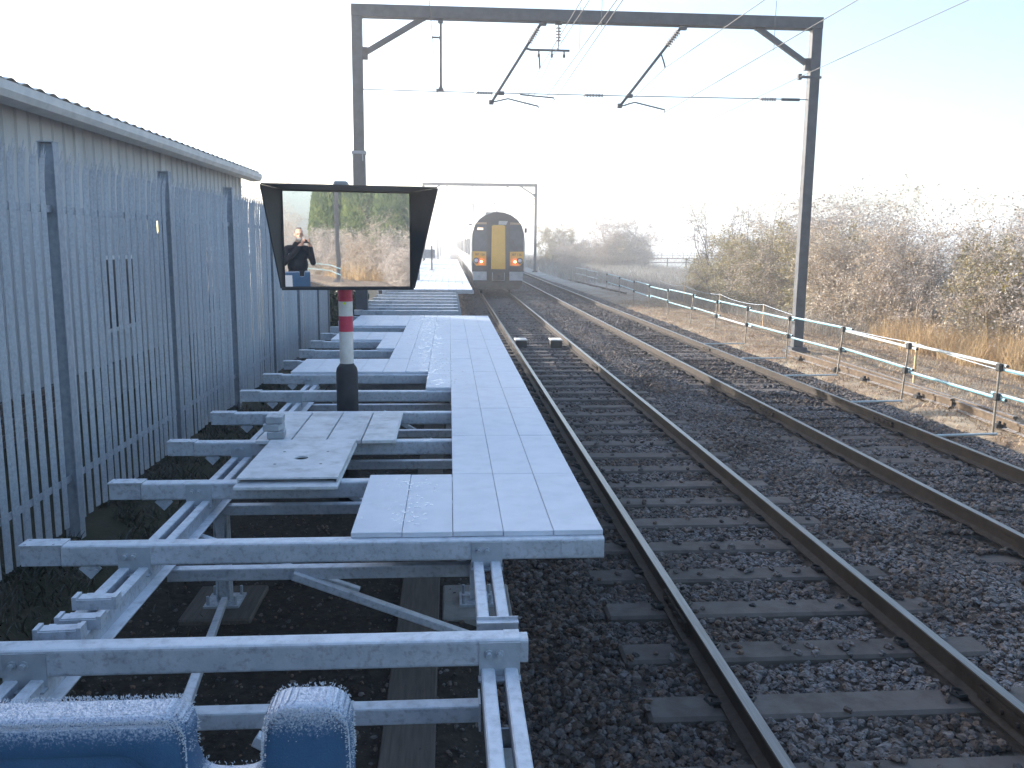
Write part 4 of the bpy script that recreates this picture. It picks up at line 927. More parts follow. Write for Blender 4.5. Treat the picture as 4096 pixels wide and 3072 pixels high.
for s_ in (-1, 1):
    q = lambda pts: [(s_ * a, b) for a, b in pts]
    part('cab_window', face(q([(.57, 2.14), (1.255, 2.16), (1.245, 2.98), (1.13, 3.40), (.57, 3.42)]), .016), 'train_glass', tr)
    part('front_pillar', face(q([(1.265, 1.2), (1.31, 1.2), (1.312, 2.55), (1.268, 3.0), (1.16, 3.36), (1.14, 3.40), (1.25, 2.98), (1.262, 2.2)]), .02), 'train_white', tr)
    yp = part('yellow_panel', face(q([(.58, 1.43), (1.08, 1.43), (1.258, 1.66), (1.258, 2.135), (.58, 2.12)]), .014), 'train_yellow', tr)
    nt_ = bpy.data.curves.new('unit_number', 'FONT'); nt_.body = '387 126'; nt_.size = .155; nt_.align_x = 'CENTER'; nt_.extrude = .002
    to = bpy.data.objects.new('tmp_text', nt_); COL.objects.link(to); dg = bpy.context.evaluated_depsgraph_get()
    tm = bpy.data.meshes.new_from_object(to.evaluated_get(dg)); bpy.data.objects.remove(to)
    tm.transform(Matrix.Translation((s_ * .905, -.02 - .004, 1.925)) @ Matrix.Rotation(R(90), 4, 'X')); tm.materials.clear(); tm.materials.append(MAT['train_dark'])
    tm.name = 'unit_number'; no = bpy.data.objects.new('unit_number', tm); COL.objects.link(no); no.parent = yp
    hl = part('headlight', MB().cyl((TX + s_ * 1.07, F0 - .05, 1.68), (TX + s_ * 1.07, F0 + .02, 1.68), .145, n=20), 'train_dark', tr)
    part('lens', MB().lathe([(.10, 0), (.10, .01), (.07, .03), (.0, .038)], (TX + s_ * 1.07, F0 - .051, 1.68), (TX + s_ * 1.07, F0 - 1, 1.68), n=18), 'lens_clear', hl, smooth=True)
    tl = part('tail_lamp', MB().lathe([(.075, 0), (.075, .02), (.05, .045), (.0, .05)], (TX + s_ * .83, F0 - .052, 1.63), (TX + s_ * .83, F0 - 1, 1.63), n=16), 'tail_red', tr, smooth=True)
    part('bulb', MB().cyl((TX + s_ * .83, F0 - .10, 1.63), (TX + s_ * .83, F0 - .106, 1.63), .05, n=14), 'tail_core', tl)
    part('light_cowl', face(q([(.56, 1.15), (1.26, 1.15), (1.20, 1.28), (1.02, 1.40), (.56, 1.42)]), .06), 'train_dark', tr)
    part('corner_fairing', face(q([(.56, .72), (1.21, .72), (1.26, 1.145), (.56, 1.145)]), .05), 'train_grey', tr)
    part('lower_skirt', face(q([(.56, .28), (1.05, .30), (1.18, .5), (1.21, .715), (.56, .715)]), .03), 'underframe', tr)
    part('cantrail_stripe', face(q([(.57, 3.43), (1.135, 3.43), (1.06, 3.52), (.57, 3.54)]), .01), 'train_brown', tr)
    wp_ = part('wiper', MB().tube([(TX + s_ * .62, F0 - .03, 2.75), (TX + s_ * .95, F0 - .03, 2.2)], .012, 5), 'train_dark', tr)
part('gangway_surround', face([(-.55, .9), (.55, .9), (.55, 3.45), (.42, 3.62), (-.42, 3.62), (-.55, 3.45)], .10), 'train_dark', tr)
part('gangway_door', face([(-.35, 1.27), (.36, 1.27), (.33, 3.36), (.25, 3.40), (-.24, 3.40), (-.32, 3.36)], .125), 'train_yellow', tr)
part('door_strip', face([(.0, 3.42), (.38, 3.42), (.46, 3.60), (.02, 3.60)], .115), 'train_white', tr)
ds = part('destination_display', face([(-1.12, 3.12), (-.72, 3.12), (-.72, 3.30), (-1.12, 3.30)], .018), 'train_dark', tr)
part('display_line', MB().box(TX - 1.03, TX - .74, F0 - .022, F0 - .0185, 3.17, 3.19).box(TX - 1.03, TX - .74, F0 - .022, F0 - .0185, 3.23, 3.26), 'display', ds)
part('coupler', MB().box(TX - .25, TX + .25, F0 - .45, F0 + .1, .75, 1.05).cyl((TX, F0 - .6, .9), (TX, F0 - .1, .9), .09, n=10), 'underframe', tr, bevel=.01)
part('coupler_frame', MB().box(TX - .30, TX + .32, F0 - .17, F0 - .13, .70, .74).box(TX - .30, TX - .27, F0 - .17, F0 - .13, .74, 1.1).box(TX + .29, TX + .32, F0 - .17, F0 - .13, .74, 1.1), 'train_grey', tr)
part('lower_apron', face([(-.55, .30), (.55, .30), (.55, .89), (-.55, .89)], .02), 'underframe', tr)
part('cab_mirror', MB().box(TX + 1.33, TX + 1.45, TY + .45, TY + .55, 3.05, 3.28), 'train_dark', tr, bevel=.02)
part('roof_horn', MB().cyl((TX - .02, TY + .9, 4.02), (TX - .02, TY + .9, 4.16), .03, n=8).box(TX - .25, TX + .0, TY + .7, TY + 1.0, 3.98, 4.07), 'train_dark', tr)
pt = part('pantograph', MB().tube([(TX - .3, 76, 4.1), (TX - .3, 77.2, 4.9), (TX - .3, 76, 5.75)], .04, 6).tube([(TX - 1.1, 76, 5.70), (TX - .85, 76, 5.82), (TX + .25, 76, 5.82), (TX + .5, 76, 5.70)], .03, 6).tube([(TX - .8, 76.2, 5.70), (TX + .2, 76.2, 5.70)], .03, 6).box(TX - .7, TX + .1, 75.6, 77.4, 4.05, 4.2), 'gantry_steel', tr)

# ------------------------------------------------------------------ blue plastic barrier in front of the photographer
bm_ = bpy.data.materials.new('barrier_frosted'); bm_.use_nodes = True; nt = bm_.node_tree; L = nt.links; p = nt.nodes['Principled BSDF']
p.inputs['Roughness'].default_value = .5
geo = node(nt, 'ShaderNodeNewGeometry'); sx = node(nt, 'ShaderNodeSeparateXYZ'); L.new(geo.outputs['Position'], sx.inputs[0]); sn = node(nt, 'ShaderNodeSeparateXYZ'); L.new(geo.outputs['True Normal'], sn.inputs[0])
n1 = node(nt, 'ShaderNodeTexNoise', Scale=420., Detail=3., Roughness=.7); L.new(geo.outputs['Position'], n1.inputs['Vector'])
n2 = node(nt, 'ShaderNodeTexNoise', Scale=30., Detail=4.); L.new(geo.outputs['Position'], n2.inputs['Vector'])
mz1 = node(nt, 'ShaderNodeMapRange'); L.new(sx.outputs['Z'], mz1.inputs['Value']); mz1.inputs['From Min'].default_value = 1.925; mz1.inputs['From Max'].default_value = 1.972
mz2 = node(nt, 'ShaderNodeMapRange'); L.new(sn.outputs['Z'], mz2.inputs['Value']); mz2.inputs['From Min'].default_value = .45; mz2.inputs['From Max'].default_value = .95
mx = node(nt, 'ShaderNodeMath', operation='MAXIMUM'); L.new(mz1.outputs[0], mx.inputs[0]); L.new(mz2.outputs[0], mx.inputs[1])
a1 = node(nt, 'ShaderNodeMath', operation='MULTIPLY_ADD'); L.new(n1.outputs['Fac'], a1.inputs[0]); a1.inputs[1].default_value = 2.2; a1.inputs[2].default_value = -1.75
a2 = node(nt, 'ShaderNodeMath', operation='MULTIPLY_ADD'); L.new(mx.outputs[0], a2.inputs[0]); a2.inputs[1].default_value = 1.15; L.new(a1.outputs[0], a2.inputs[2])
a3 = node(nt, 'ShaderNodeMapRange'); L.new(a2.outputs[0], a3.inputs['Value']); a3.inputs['From Min'].default_value = -.25; a3.inputs['From Max'].default_value = .55
mxc = node(nt, 'ShaderNodeMix', data_type='RGBA'); L.new(a3.outputs[0], mxc.inputs[0]); mxc.inputs[7].default_value = (.56, .62, .72, 1)
bc = node(nt, 'ShaderNodeMix', data_type='RGBA'); L.new(n2.outputs['Fac'], bc.inputs[0]); bc.inputs[6].default_value = (.026, .088, .185, 1); bc.inputs[7].default_value = (.040, .12, .235, 1); L.new(bc.outputs[2], mxc.inputs[6])
L.new(mxc.outputs[2], p.inputs['Base Color']); bp2 = node(nt, 'ShaderNodeBump', Strength=.5, Distance=.002); L.new(n1.outputs['Fac'], bp2.inputs['Height']); L.new(bp2.outputs[0], p.inputs['Normal'])
MAT['barrier_frosted'] = bm_
def arc(cx, cz, r_, a0, a1_, n=7): return [(cx + r_ * math.cos(R(a0 + (a1_ - a0) * i / (n - 1))), cz + r_ * math.sin(R(a0 + (a1_ - a0) * i / (n - 1)))) for i in range(n)]
YF, YK = .930, .985; DZ = -.018
out = [(-1.75, .95), (-1.75, 1.965)] + [(-1.735, 1.98)] + arc(-.325, 1.955, .026, 90, 0) + [(-.299, 1.92)] + arc(-.272, 1.918, .026, 180, 265, 6) + arc(-.243, 1.918, .026, 275, 360, 6) + [(-.214, 1.95)] + arc(-.184, 1.961, .030, 180, 90) + arc(-.146, 1.961, .030, 90, 0) + [(-.114, 1.90), (-.110, .95)]
out = [(a, b + DZ if b > 1.2 else b) for a, b in out]
br = thing('plastic_barrier', 'frost covered blue plastic barrier with a notched end post', 'barrier', (-.9, .96, D))
mbb = MB(); n = len(out)
mbb.add([(a, YF, b) for a, b in out] + [(a, YK, b) for a, b in out], [tuple(range(n)), tuple(range(2 * n - 1, n - 1, -1))] + [(i, n + i, n + (i + 1) % n, (i + 1) % n) for i in range(n)])
part('panel', mbb, 'barrier_frosted', br, smooth=True, bevel=.014, segs=4).data.set_sharp_from_angle(angle=R(40))
rim = [(-1.75, 1.938), (-1.75, 1.974)] + arc(-.327, 1.951, .022, 90, 0) + [(-.305, 1.0), (-.338, 1.0), (-.341, 1.89)] + arc(-.376, 1.904, .034, 0, 90)
rim = [(a, b + DZ if b > 1.2 else b) for a, b in rim]; mbr = MB(); n = len(rim); mbr.add([(a, YF - .005, b) for a, b in rim] + [(a, YF + .012, b) for a, b in rim], [tuple(range(n)), tuple(range(2 * n - 1, n - 1, -1))] + [(i, n + i, n + (i + 1) % n, (i + 1) % n) for i in range(n)])
part('rim', mbr, 'barrier_frosted', br, smooth=True, bevel=.005, segs=2).data.set_sharp_from_angle(angle=R(40))
part('board', MB().box(-1.55, -.42, YK + .001, YK + .008, 1.15, 1.90), 'barrier_board', br)
part('board_arc', MB().cyl((-.72, YK + .009, 1.30), (-.72, YK + .012, 1.30), .20, n=28), 'barrier_pale', br)
part('foot', MB().box(-1.5, -1.38, .72, 1.2, D, D + .05).box(-.35, -.23, .72, 1.2, D, D + .05), 'black_iron', br, bevel=.015)
# frost needles standing on the barrier's edges
segs_ = []
for (a, b) in zip(out[1:-2], out[2:-1]): segs_.append((Vector((a[0], 0, a[1])), Vector((b[0], 0, b[1]))))
wts = [max((b - a).length, 1e-4) * (1.0 if (a.z + b.z) / 2 > 1.93 else .55) for a, b in segs_]
V, Fc = [], []
for k in range(16000):
    a, b = random.choices(segs_, wts)[0]; q = a.lerp(b, random.random()); d = (b - a).normalized(); nrm = Vector((-d.z, 0, d.x))
    if q.x < -.75: q.x += .45
    yy = random.uniform(YF - .002, YK); q = Vector((q.x, yy, q.z))
    if random.random() < .35: q.y = YF - .004 + random.uniform(.0, .004); q.z -= abs(random.gauss(0, .012)); nrm = Vector((nrm.x * .4, -.9, nrm.z * .5))
    if q.y < YF + .010 and nrm.y == 0: q -= nrm * .004
    dr = (nrm + Vector((random.gauss(0, .45), random.gauss(0, .45), random.gauss(0, .45)))).normalized()
    ln = random.uniform(.0010, .0030); s1 = dr.cross(Vector((.3, .8, .5))).normalized() * .0007; s2 = dr.cross(s1).normalized() * .0007
    o_ = len(V); V += [q - dr * .001 + s1, q - dr * .001 - s1 * .5 + s2, q - dr * .001 - s1 * .5 - s2, q + dr * ln]; Fc += [(o_, o_ + 1, o_ + 3), (o_ + 1, o_ + 2, o_ + 3), (o_ + 2, o_, o_ + 3)]
M('frost', (.58, .63, .70), rough=.5)
fo = bpy.data.objects.new('hoar_frost', npmesh('hoar_frost', np.array([tuple(q) for q in V]), np.array(Fc), 'frost')); COL.objects.link(fo); tag(fo, 'white hoar frost needles on the edges of the blue barrier', 'frost', kind='stuff')

# ------------------------------------------------------------------ photographer (seen in the mirror)
def capsule(bm, a, b, r0, r1, seg=12, rings=5):
    a, b = Vector(a), Vector(b); d = b - a; L_ = d.length; q = d.to_track_quat('Z', 'Y')
    prof_ = [(r0 * math.cos(t_), -r0 * math.sin(t_)) for t_ in [math.pi / 2 * (1 - i / rings) for i in range(rings + 1)]] + [(r1 * math.cos(t_), L_ + r1 * math.sin(t_)) for t_ in [math.pi / 2 * i / rings for i in range(rings + 1)]]
    rows = []
    for r_, z in prof_:
        rows.append([bm.verts.new(a + q @ Vector((max(r_, 1e-4) * math.cos(6.2832 * j / seg), max(r_, 1e-4) * math.sin(6.2832 * j / seg), z))) for j in range(seg)])
    for i in range(len(rows) - 1):
        for j in range(seg): bm.faces.new((rows[i][j], rows[i][(j + 1) % seg], rows[i + 1][(j + 1) % seg], rows[i + 1][j]))
    bm.faces.new(rows[0][::-1]); bm.faces.new(rows[-1])
def ellip(bm, c_, r_, seg=16):
    res = bmesh.ops.create_uvsphere(bm, u_segments=seg, v_segments=seg // 2 + 2, radius=1)
    for v in res['verts']: v.co = Vector((c_[0] + v.co.x * r_[0], c_[1] + v.co.y * r_[1], c_[2] + v.co.z * r_[2]))
def fuse(name, build, voxel, mats, smooth_it=4):
    bm = bmesh.new(); build(bm); me = bpy.data.meshes.new(name); bm.to_mesh(me); bm.free()
    o = bpy.data.objects.new(name, me); COL.objects.link(o)
    m1 = o.modifiers.new('r', 'REMESH'); m1.mode = 'VOXEL'; m1.voxel_size = voxel
    m2 = o.modifiers.new('s', 'SMOOTH'); m2.iterations = smooth_it; m2.factor = .5
    dg = bpy.context.evaluated_depsgraph_get(); nm = bpy.data.meshes.new_from_object(o.evaluated_get(dg)); o.modifiers.clear(); o.data = nm; nm.name = name
    nm.materials.clear()
    for q in mats: nm.materials.append(MAT[q])
    nm.polygons.foreach_set('use_smooth', [True] * len(nm.polygons))
    return o
HX, HY, HZ = -.105, -.235, 2.625
def body(bm):
    ellip(bm, (-.13, -.33, 1.86), (.185, .14, .20)); ellip(bm, (-.13, -.32, 2.06), (.19, .145, .22)); ellip(bm, (-.13, -.31, 2.25), (.205, .135, .17))
    capsule(bm, (-.30, -.30, 2.345), (.04, -.30, 2.345), .075, .075); ellip(bm, (-.125, -.29, 2.42), (.10, .08, .06))
    capsule(bm, (-.12, -.275, 2.42), (-.11, -.25, 2.53), .058, .055)
    ellip(bm, (HX, HY - .01, HZ + .03), (.078, .095, .10)); ellip(bm, (HX, HY + .015, HZ - .055), (.062, .075, .075))      # skull and jaw
    capsule(bm, (HX, HY + .088, HZ + .01), (HX, HY + .108, HZ - .03), .010, .014); 
    for s_ in (-1, 1):
        ellip(bm, (HX + s_ * .080, HY - .01, HZ - .01), (.012, .02, .032))
        sh_x = -.13 + s_ * .20; ex = -.13 + s_ * .265; wx = .0 + s_ * .085
        capsule(bm, (sh_x, -.30, 2.34), (ex, -.17, 2.10), .075, .062); capsule(bm, (ex, -.17, 2.10), (wx, -.10, 2.42), .060, .042)
        hx = s_ * .066
        ellip(bm, (hx, -.070, 2.462), (.020, .032, .038))                                   # palm
        for f_, (fy, fz, ln) in enumerate(((-.033, 2.535, .052), (-.033, 2.517, .056), (-.033, 2.499, .053), (-.033, 2.482, .044))):
            kx = hx - s_ * .004
            capsule(bm, (kx, -.062, fz - .012), (kx - s_ * .004, fy + .004, fz), .0095, .009, 8, 3); capsule(bm, (kx - s_ * .004, fy + .004, fz), (kx - s_ * ln * .7, fy + .020, fz + .001), .009, .0075, 8, 3)
        capsule(bm, (hx, -.082, 2.455), (hx - s_ * .022, -.062, 2.462), .012, .010, 8, 3); capsule(bm, (hx - s_ * .022, -.062, 2.462), (hx - s_ * .045, -.056, 2.476), .010, .008, 8, 3)
        lx = -.13 + s_ * .10
        capsule(bm, (lx, -.33, 1.78), (lx + s_ * .02, -.31, 1.40), .10, .072); capsule(bm, (lx + s_ * .02, -.31, 1.40), (lx + s_ * .03, -.35, 1.02), .072, .052)
        capsule(bm, (lx + s_ * .03, -.38, .975), (lx + s_ * .05, -.19, .960), .052, .044)
pe = thing('person', 'person in a dark jacket photographing with a compact camera behind the blue barrier', 'person', (-.13, -.32, D))
bo = fuse('body', body, .0075, ['jacket', 'skin', 'trousers', 'boot']); 
mi_l = []
for pl in bo.data.polygons:
    c_ = pl.center
    if c_.z > 2.47 and abs(c_.x - HX) < .13 and c_.y < -.12: mi_l.append(1)
    elif c_.z > 2.405 and c_.y > -.115: mi_l.append(1)
    elif c_.z < 1.03: mi_l.append(3)
    elif c_.z < 1.70: mi_l.append(2)
    else: mi_l.append(0)
bo.data.polygons.foreach_set('material_index', mi_l); bo.data.transform(Matrix.Translation(-pe.location)); bo.parent = pe
def own(o): o.data.transform(Matrix.Translation(-pe.location)); o.parent = pe
own(fuse('hair', lambda bm: (ellip(bm, (HX, HY - .045, HZ + .035), (.086, .075, .085)), ellip(bm, (HX, HY - .01, HZ + .115), (.055, .07, .025))), .008, ['hair'], 2))
own(fuse('beard', lambda bm: (ellip(bm, (HX, HY + .055, HZ - .095), (.055, .045, .05)), ellip(bm, (HX, HY + .02, HZ - .09), (.062, .06, .05))), .008, ['beard'], 2))
own(fuse('collar', lambda bm: (ellip(bm, (-.12, -.285, 2.455), (.088, .085, .045)),), .008, ['jacket'], 2))
gl = MB()
for s_ in (-1, 1):
    ring = [(HX + s_ * .034 + .024 * math.cos(a), HY + .098, HZ + .012 + .018 * math.sin(a)) for a in [6.2832 * i / 12 for i in range(13)]]; gl.tube(ring, .0022, 5)
    gl.tube([(HX + s_ * .058, HY + .097, HZ + .014), (HX + s_ * .082, HY + .0, HZ + .014)], .002, 5)
part('glasses', gl, 'black_iron', pe)
for s_ in (-1, 1): part('eye', MB().lathe([(.0, 0), (.008, .003), (.009, .006), (.006, .010), (0, .012)], (HX + s_ * .033, HY + .075, HZ + .012), (HX + s_ * .033, HY + 1, HZ + .012), n=10), 'black_iron', pe)
part('mouth', MB().obox((HX, HY + .094, HZ - .066), (.04, .008, .007)), 'skin', pe)
part('jacket_badge', MB().obox((-.30, -.155, 2.245), (.05, .006, .016), Matrix.Rotation(R(40), 3, 'Y')), 'white_paint', pe)
hc = thing('compact_camera', 'small dark compact camera held up in both hands', 'camera', (0, -.04, 2.46))
part('case', MB().box(-.052, .052, -.052, -.028, 2.462, 2.528), 'cam_body', hc, bevel=.004)
part('lens_barrel', MB().lathe([(.024, 0), (.024, .008), (.020, .009), (.020, .014), (.014, .0145)], (0, -.0275, 2.495), (0, 1, 2.495), n=20), 'cam_body', hc)
part('shutter_button', MB().cyl((-.035, -.04, 2.5285), (-.035, -.04, 2.533), .006, n=10), 'lens_clear', hc)

# ------------------------------------------------------------------ vegetation
def tubes3(segs):
    A = np.array([s_[0] for s_ in segs]); B = np.array([s_[1] for s_ in segs]); r0 = np.array([s_[2] for s_ in segs]); r1 = np.array([s_[3] for s_ in segs])
    d = B - A; d /= np.linalg.norm(d, axis=1, keepdims=True) + 1e-9; ref = np.where(np.abs(d[:, 2:3]) < .9, np.array([[0, 0, 1.]]), np.array([[1., 0, 0]]))
    x = np.cross(d, ref); x /= np.linalg.norm(x, axis=1, keepdims=True); y = np.cross(x, d)
    V = np.zeros((len(A), 6, 3))
    for j in range(3):
        a = 2 * np.pi * j / 3; o = x * math.cos(a) + y * math.sin(a); V[:, j] = A + o * r0[:, None]; V[:, 3 + j] = B + o * r1[:, None]
    F = np.array([[0, 1, 4, 3], [1, 2, 5, 4], [2, 0, 3, 5]]); F = (np.arange(len(A)) * 6)[:, None, None] + F[None]
    return V.reshape(-1, 3), F.reshape(-1, 4)
def leaf_quads(Pt, sz, r_, aspect=1.6):
    n = len(Pt); a = r_.normal(size=(n, 3)); a /= np.linalg.norm(a, axis=1, keepdims=True); b = np.cross(a, r_.normal(size=(n, 3))); b /= np.linalg.norm(b, axis=1, keepdims=True)
    s_ = (sz * r_.uniform(.6, 1.3, n))[:, None]
    V = np.stack([Pt - a * s_ * aspect / 2, Pt + b * s_ * .5, Pt + a * s_ * aspect / 2, Pt - b * s_ * .5], 1)
    return V.reshape(-1, 3), (np.arange(n) * 4)[:, None] + np.arange(4)[None]
def grow(seed, h, rad, stems, tilt=.45, kids=2.4, rt=.03, droop=.0, low=.0):
    rd = random.Random(seed); segs = []; tips = []
    def rv(): return Vector((rd.gauss(0, 1), rd.gauss(0, 1), rd.gauss(0, 1))).normalized()
    def run(p_, d, ln, n, r_, lvl):
        st = ln / n
        for i in range(n):
            d = (d + rv() * (.22 if lvl == 0 else .33) + Vector((0, 0, .10 if lvl == 0 else -.02 - droop))).normalized()
            q = p_ + d * st; ra, rb = r_ * (1 - i / n * .75), r_ * (1 - (i + 1) / n * .75)
            segs.append((tuple(p_), tuple(q), ra, rb)); p_ = q
            if lvl >= 1: tips.append(tuple(p_))
            t_ = (i + 1) / n
            if lvl == 0 and t_ > low:
                for _ in range(int(kids + rd.random())): run(p_, (d * .45 + rv()).normalized(), h * rd.uniform(.22, .40) * (1.1 - .5 * t_), 5, r_ * .42 * (1.1 - .6 * t_), 1)
            elif lvl == 1:
                for _ in range(2): run(p_, (d * .6 + rv() * .9).normalized(), h * rd.uniform(.06, .13), 3, max(r_ * .42, .0065), 2)
    for _ in range(stems):
        a = rd.uniform(0, 6.283); q = rd.random() ** .5 * rad * .45
        d = Vector((math.cos(a) * tilt * rd.uniform(.2, 1.2), math.sin(a) * tilt * rd.uniform(.2, 1.2), 1)).normalized()
        run(Vector((math.cos(a) * q, math.sin(a) * q, -.1)), d, h * rd.uniform(.7, 1.0), 8, rt * rd.uniform(.6, 1.2), 0)
    return segs, np.array(tips)
VAR = {}
def shrub_kind(key, seed, h, rad, stems, nleaf, lsz, tmat, lmat, **k):
    segs, tips = grow(seed, h, rad, stems, **k); r_ = np.random.default_rng(seed)
    v, f = tubes3(segs); ok = v[:, 2] > -.2
    bme = npmesh('branches', v, f, tmat)
    lme = None
    if nleaf:
        pt_ = tips[r_.integers(0, len(tips), nleaf)] + r_.normal(0, .07, (nleaf, 3)); pt_[:, 2] = np.maximum(pt_[:, 2], .02)
        v, f = leaf_quads(pt_, lsz, r_); lme = npmesh('foliage', v, f, lmat)
    VAR[key] = (bme, lme, h)
def put_shrub(key, name, x, y, h, label, cat, group=None, wid=1.0, rz=None, z=None):
    bme, lme, h0 = VAR[key]; s_ = h / h0
    t = thing(name, label, cat, (x, y, float(gz(x, y)) if z is None else z), group); t.rotation_euler = (0, 0, random.uniform(0, 6.28) if rz is None else rz); t.scale = (s_ * wid, s_ * wid, s_)
    for nm, me_ in (('branches', bme), ('foliage', lme)):
        if me_:
            o = bpy.data.objects.new(nm, me_); COL.objects.link(o); o.parent = t
    return t
shrub_kind('tan', 1, 4.6, 2.2, 13, 15000, .062, 'twig', 'leaf_tan')
shrub_kind('olive', 2, 4.2, 2.2, 12, 17000, .064, 'twig', 'leaf_olive')
shrub_kind('grey', 3, 4.8, 2.2, 13, 13000, .056, 'twig', 'leaf_grey')
shrub_kind('bare', 4, 5.0, 2.2, 11, 3500, .05, 'twig', 'leaf_tan', low=.15)
shrub_kind('dark', 5, 5.2, 2.0, 7, 1200, .04, 'twig_dark', 'leaf_tan', low=.2)
shrub_kind('low', 6, 1.6, 1.6, 10, 9000, .035, 'twig', 'leaf_grey', rt=.014)
shrub_kind('ivy', 8, 1.7, .8, 8, 7000, .075, 'twig_dark', 'ivy', rt=.015)
H = [('grey', 17.6, 18.2, 4.1, 'frosted grey shrub behind the reeds at the open end of the hedge'), ('grey', 16.6, 21.2, 4.2, 'frosted grey shrub rising behind the thickest reeds'),
     ('tan', 15.6, 22.6, 2.9, 'low tan leaved shrub right behind the reed bed'), ('olive', 16.3, 24.2, 3.2, 'olive leaved shrub with arching yellow stems behind the reeds'),
     ('bare', 17.4, 24.5, 4.6, 'bare twiggy shrub standing above the olive one'), ('grey', 15.6, 26.3, 3.6, 'frosted grey shrub where the reed bed starts'),
     ('bare', 17.2, 28.0, 4.6, 'bare twiggy shrub in the hedge above the reed end'), ('tan', 15.2, 28.6, 3.6, 'tan shrub beside the portal column, on its reed side'),
     ('tan', 15.0, 31.0, 3.8, 'tan shrub directly behind the portal column'), ('bare', 17.0, 31.8, 4.9, 'bare shrub showing above the portal column side of the hedge'),
     ('olive', 14.8, 33.4, 3.5, 'olive and yellow leaved shrub past the portal column'), ('grey', 16.6, 35.2, 5.0, 'grey frosted shrub above the olive leaved ones'),
     ('tan', 14.6, 36.2, 4.0, 'tan shrub between two olive leaved shrubs'), ('olive', 14.5, 38.8, 3.6, 'olive leaved shrub near the hedge end'),
     ('bare', 16.4, 39.5, 5.2, 'bare shrub near the hedge end'), ('olive', 14.4, 41.6, 3.6, 'yellowing olive shrub closest to the hedge end'),
     ('dark', 14.6, 44.2, 5.6, 'dark bare thorn tree leaning out at the hedge end'), ('dark', 15.8, 42.4, 5.2, 'dark bare thorn tree within the hedge end'),
     ('olive', 13.9, 46.0, 2.3, 'small yellow leaved bush in front of the field gap'), ('tan', 15.6, 44.4, 3.6, 'tan shrub under the dark thorn trees')]
for key, x, y, h_, lb in H: put_shrub(key, 'hedge_shrub', x, y, h_, lb, 'shrub', 'shrubs of the long frosted hedge', wid=1.12)
for i, (key, x, y, h_, wd, lb) in enumerate((('grey', 20.5, 103, 5.0, 1.6, 'round frosted bush beside the gap to the white field'), ('tan', 18.4, 100, 3.4, 1.4, 'lower tan bush leaning on the round frosted bush'), ('tan', 22.6, 106, 3.2, 1.3, 'low tan bush on the field side of the round bush'), ('olive', 13.6, 112, 4.2, 1.1, 'small green grey tree standing alone near the train'), ('low', 15.5, 106, 2.4, 1.5, 'low grey scrub between the small tree and the round bush'), ('low', 17.2, 112, 2.6, 1.5, 'low grey scrub behind the leaning tan bush'), ('bare', 10.6, 76, 3.4, .8, 'thin bare sapling beside the train nose'))):
    put_shrub(key, 'bush', x * .92, y * .92, h_ * 1.12, lb, 'bush', 'bushes beyond the gap', wid=wd)
for i, (x, y, h_, wd) in enumerate(((92, 365, 9.8, 1.1), (112, 378, 8.2, 1.3), (75, 360, 7.0, 1.2), (134, 392, 9.0, 1.2), (58, 430, 10.4, 1.1), (43, 440, 10.4, 1.0), (68, 435, 10.0, 1.1), (31, 430, 10.2, 1.0), (156, 405, 8.0, 1.4), (182, 420, 9.4, 1.2), (210, 430, 8.6, 1.4), (98, 450, 10.6, 1.2), (240, 440, 10.0, 1.3))):
    put_shrub(('grey', 'tan')[i % 2], 'far_tree', x * 1.45, y * 1.45, h_ * 1.45, 'pale tree dissolving in the fog across the white field', 'tree', 'trees in the fog across the field', wid=wd)
for i, (key, x, y, h_, wd, lb) in enumerate((('dark', -10.2, 46.5, 6.0, 1, 'bare tree just past the end of the shed roof'), ('bare', -10.4, 52, 5.9, 1.1, 'frosted bare tree second past the shed end'), ('bare', -10.2, 58, 5.8, 1.1, 'frosted bare tree third past the shed end'), ('tan', -9.2, 62, 5.2, 1.1, 'tan leaved tree past the bare trees behind the mirror'), ('ivy', -3.05, 23.5, 1.75, .6, 'dark glossy ivy bush at the end of the palisade fence'), ('grey', -8.0, 72, 5.0, 1.2, 'grey leafless tree behind the far deck'))):
    put_shrub(key, 'tree' if key != 'ivy' else 'ivy_bush', x, y, h_, lb, 'tree' if key not in ('ivy', 'low') else 'bush', wid=wd)
for i, (x, y, h_) in enumerate(((-6.8, 106, 3.6), (-6.5, 120, 4.6), (-7.0, 134, 5.2), (-7.5, 150, 5.6), (-8.0, 168, 6.2), (-8.5, 190, 7.0))):
    put_shrub(('grey', 'tan')[i % 2], 'lineside_tree', x, y, h_, 'pale lineside tree fading into fog, ' + ORD[i] + ' past the end of the finished deck', 'tree', 'trees fading along the line', wid=1.2)
# behind the photographer, reflected in the mirror
r_ = np.random.default_rng(40); n = 40000; hz = r_.random(n) ** .9; ra = (1.0 - hz) ** .35 * 1.75 + .10; an = r_.uniform(0, 6.283, n); rr = ra * np.sqrt(r_.uniform(.35, 1, n))
pt_ = np.stack([np.cos(an) * rr, np.sin(an) * rr, hz * 9.4 + .1], 1); a_ = np.stack([np.cos(an) * .25, np.sin(an) * .25, np.ones(n)], 1) + r_.normal(0, .22, (n, 3)); a_ /= np.linalg.norm(a_, axis=1, keepdims=True)
b2 = np.cross(a_, r_.normal(size=(n, 3))); b2 /= np.linalg.norm(b2, axis=1, keepdims=True); s2 = r_.uniform(.16, .34, n)[:, None]
cv = np.stack([pt_ - a_ * s2 * .5, pt_ + b2 * s2 * .16, pt_ + a_ * s2 * .6, pt_ - b2 * s2 * .16], 1).reshape(-1, 3); cf = (np.arange(n) * 4)[:, None] + np.arange(4)[None]
cme = npmesh('crown', cv, cf, 'conifer'); tme = MB().cyl((0, 0, -.2), (0, 0, 8.6), .16, .03, n=8).mesh('trunk', 'twig_dark')
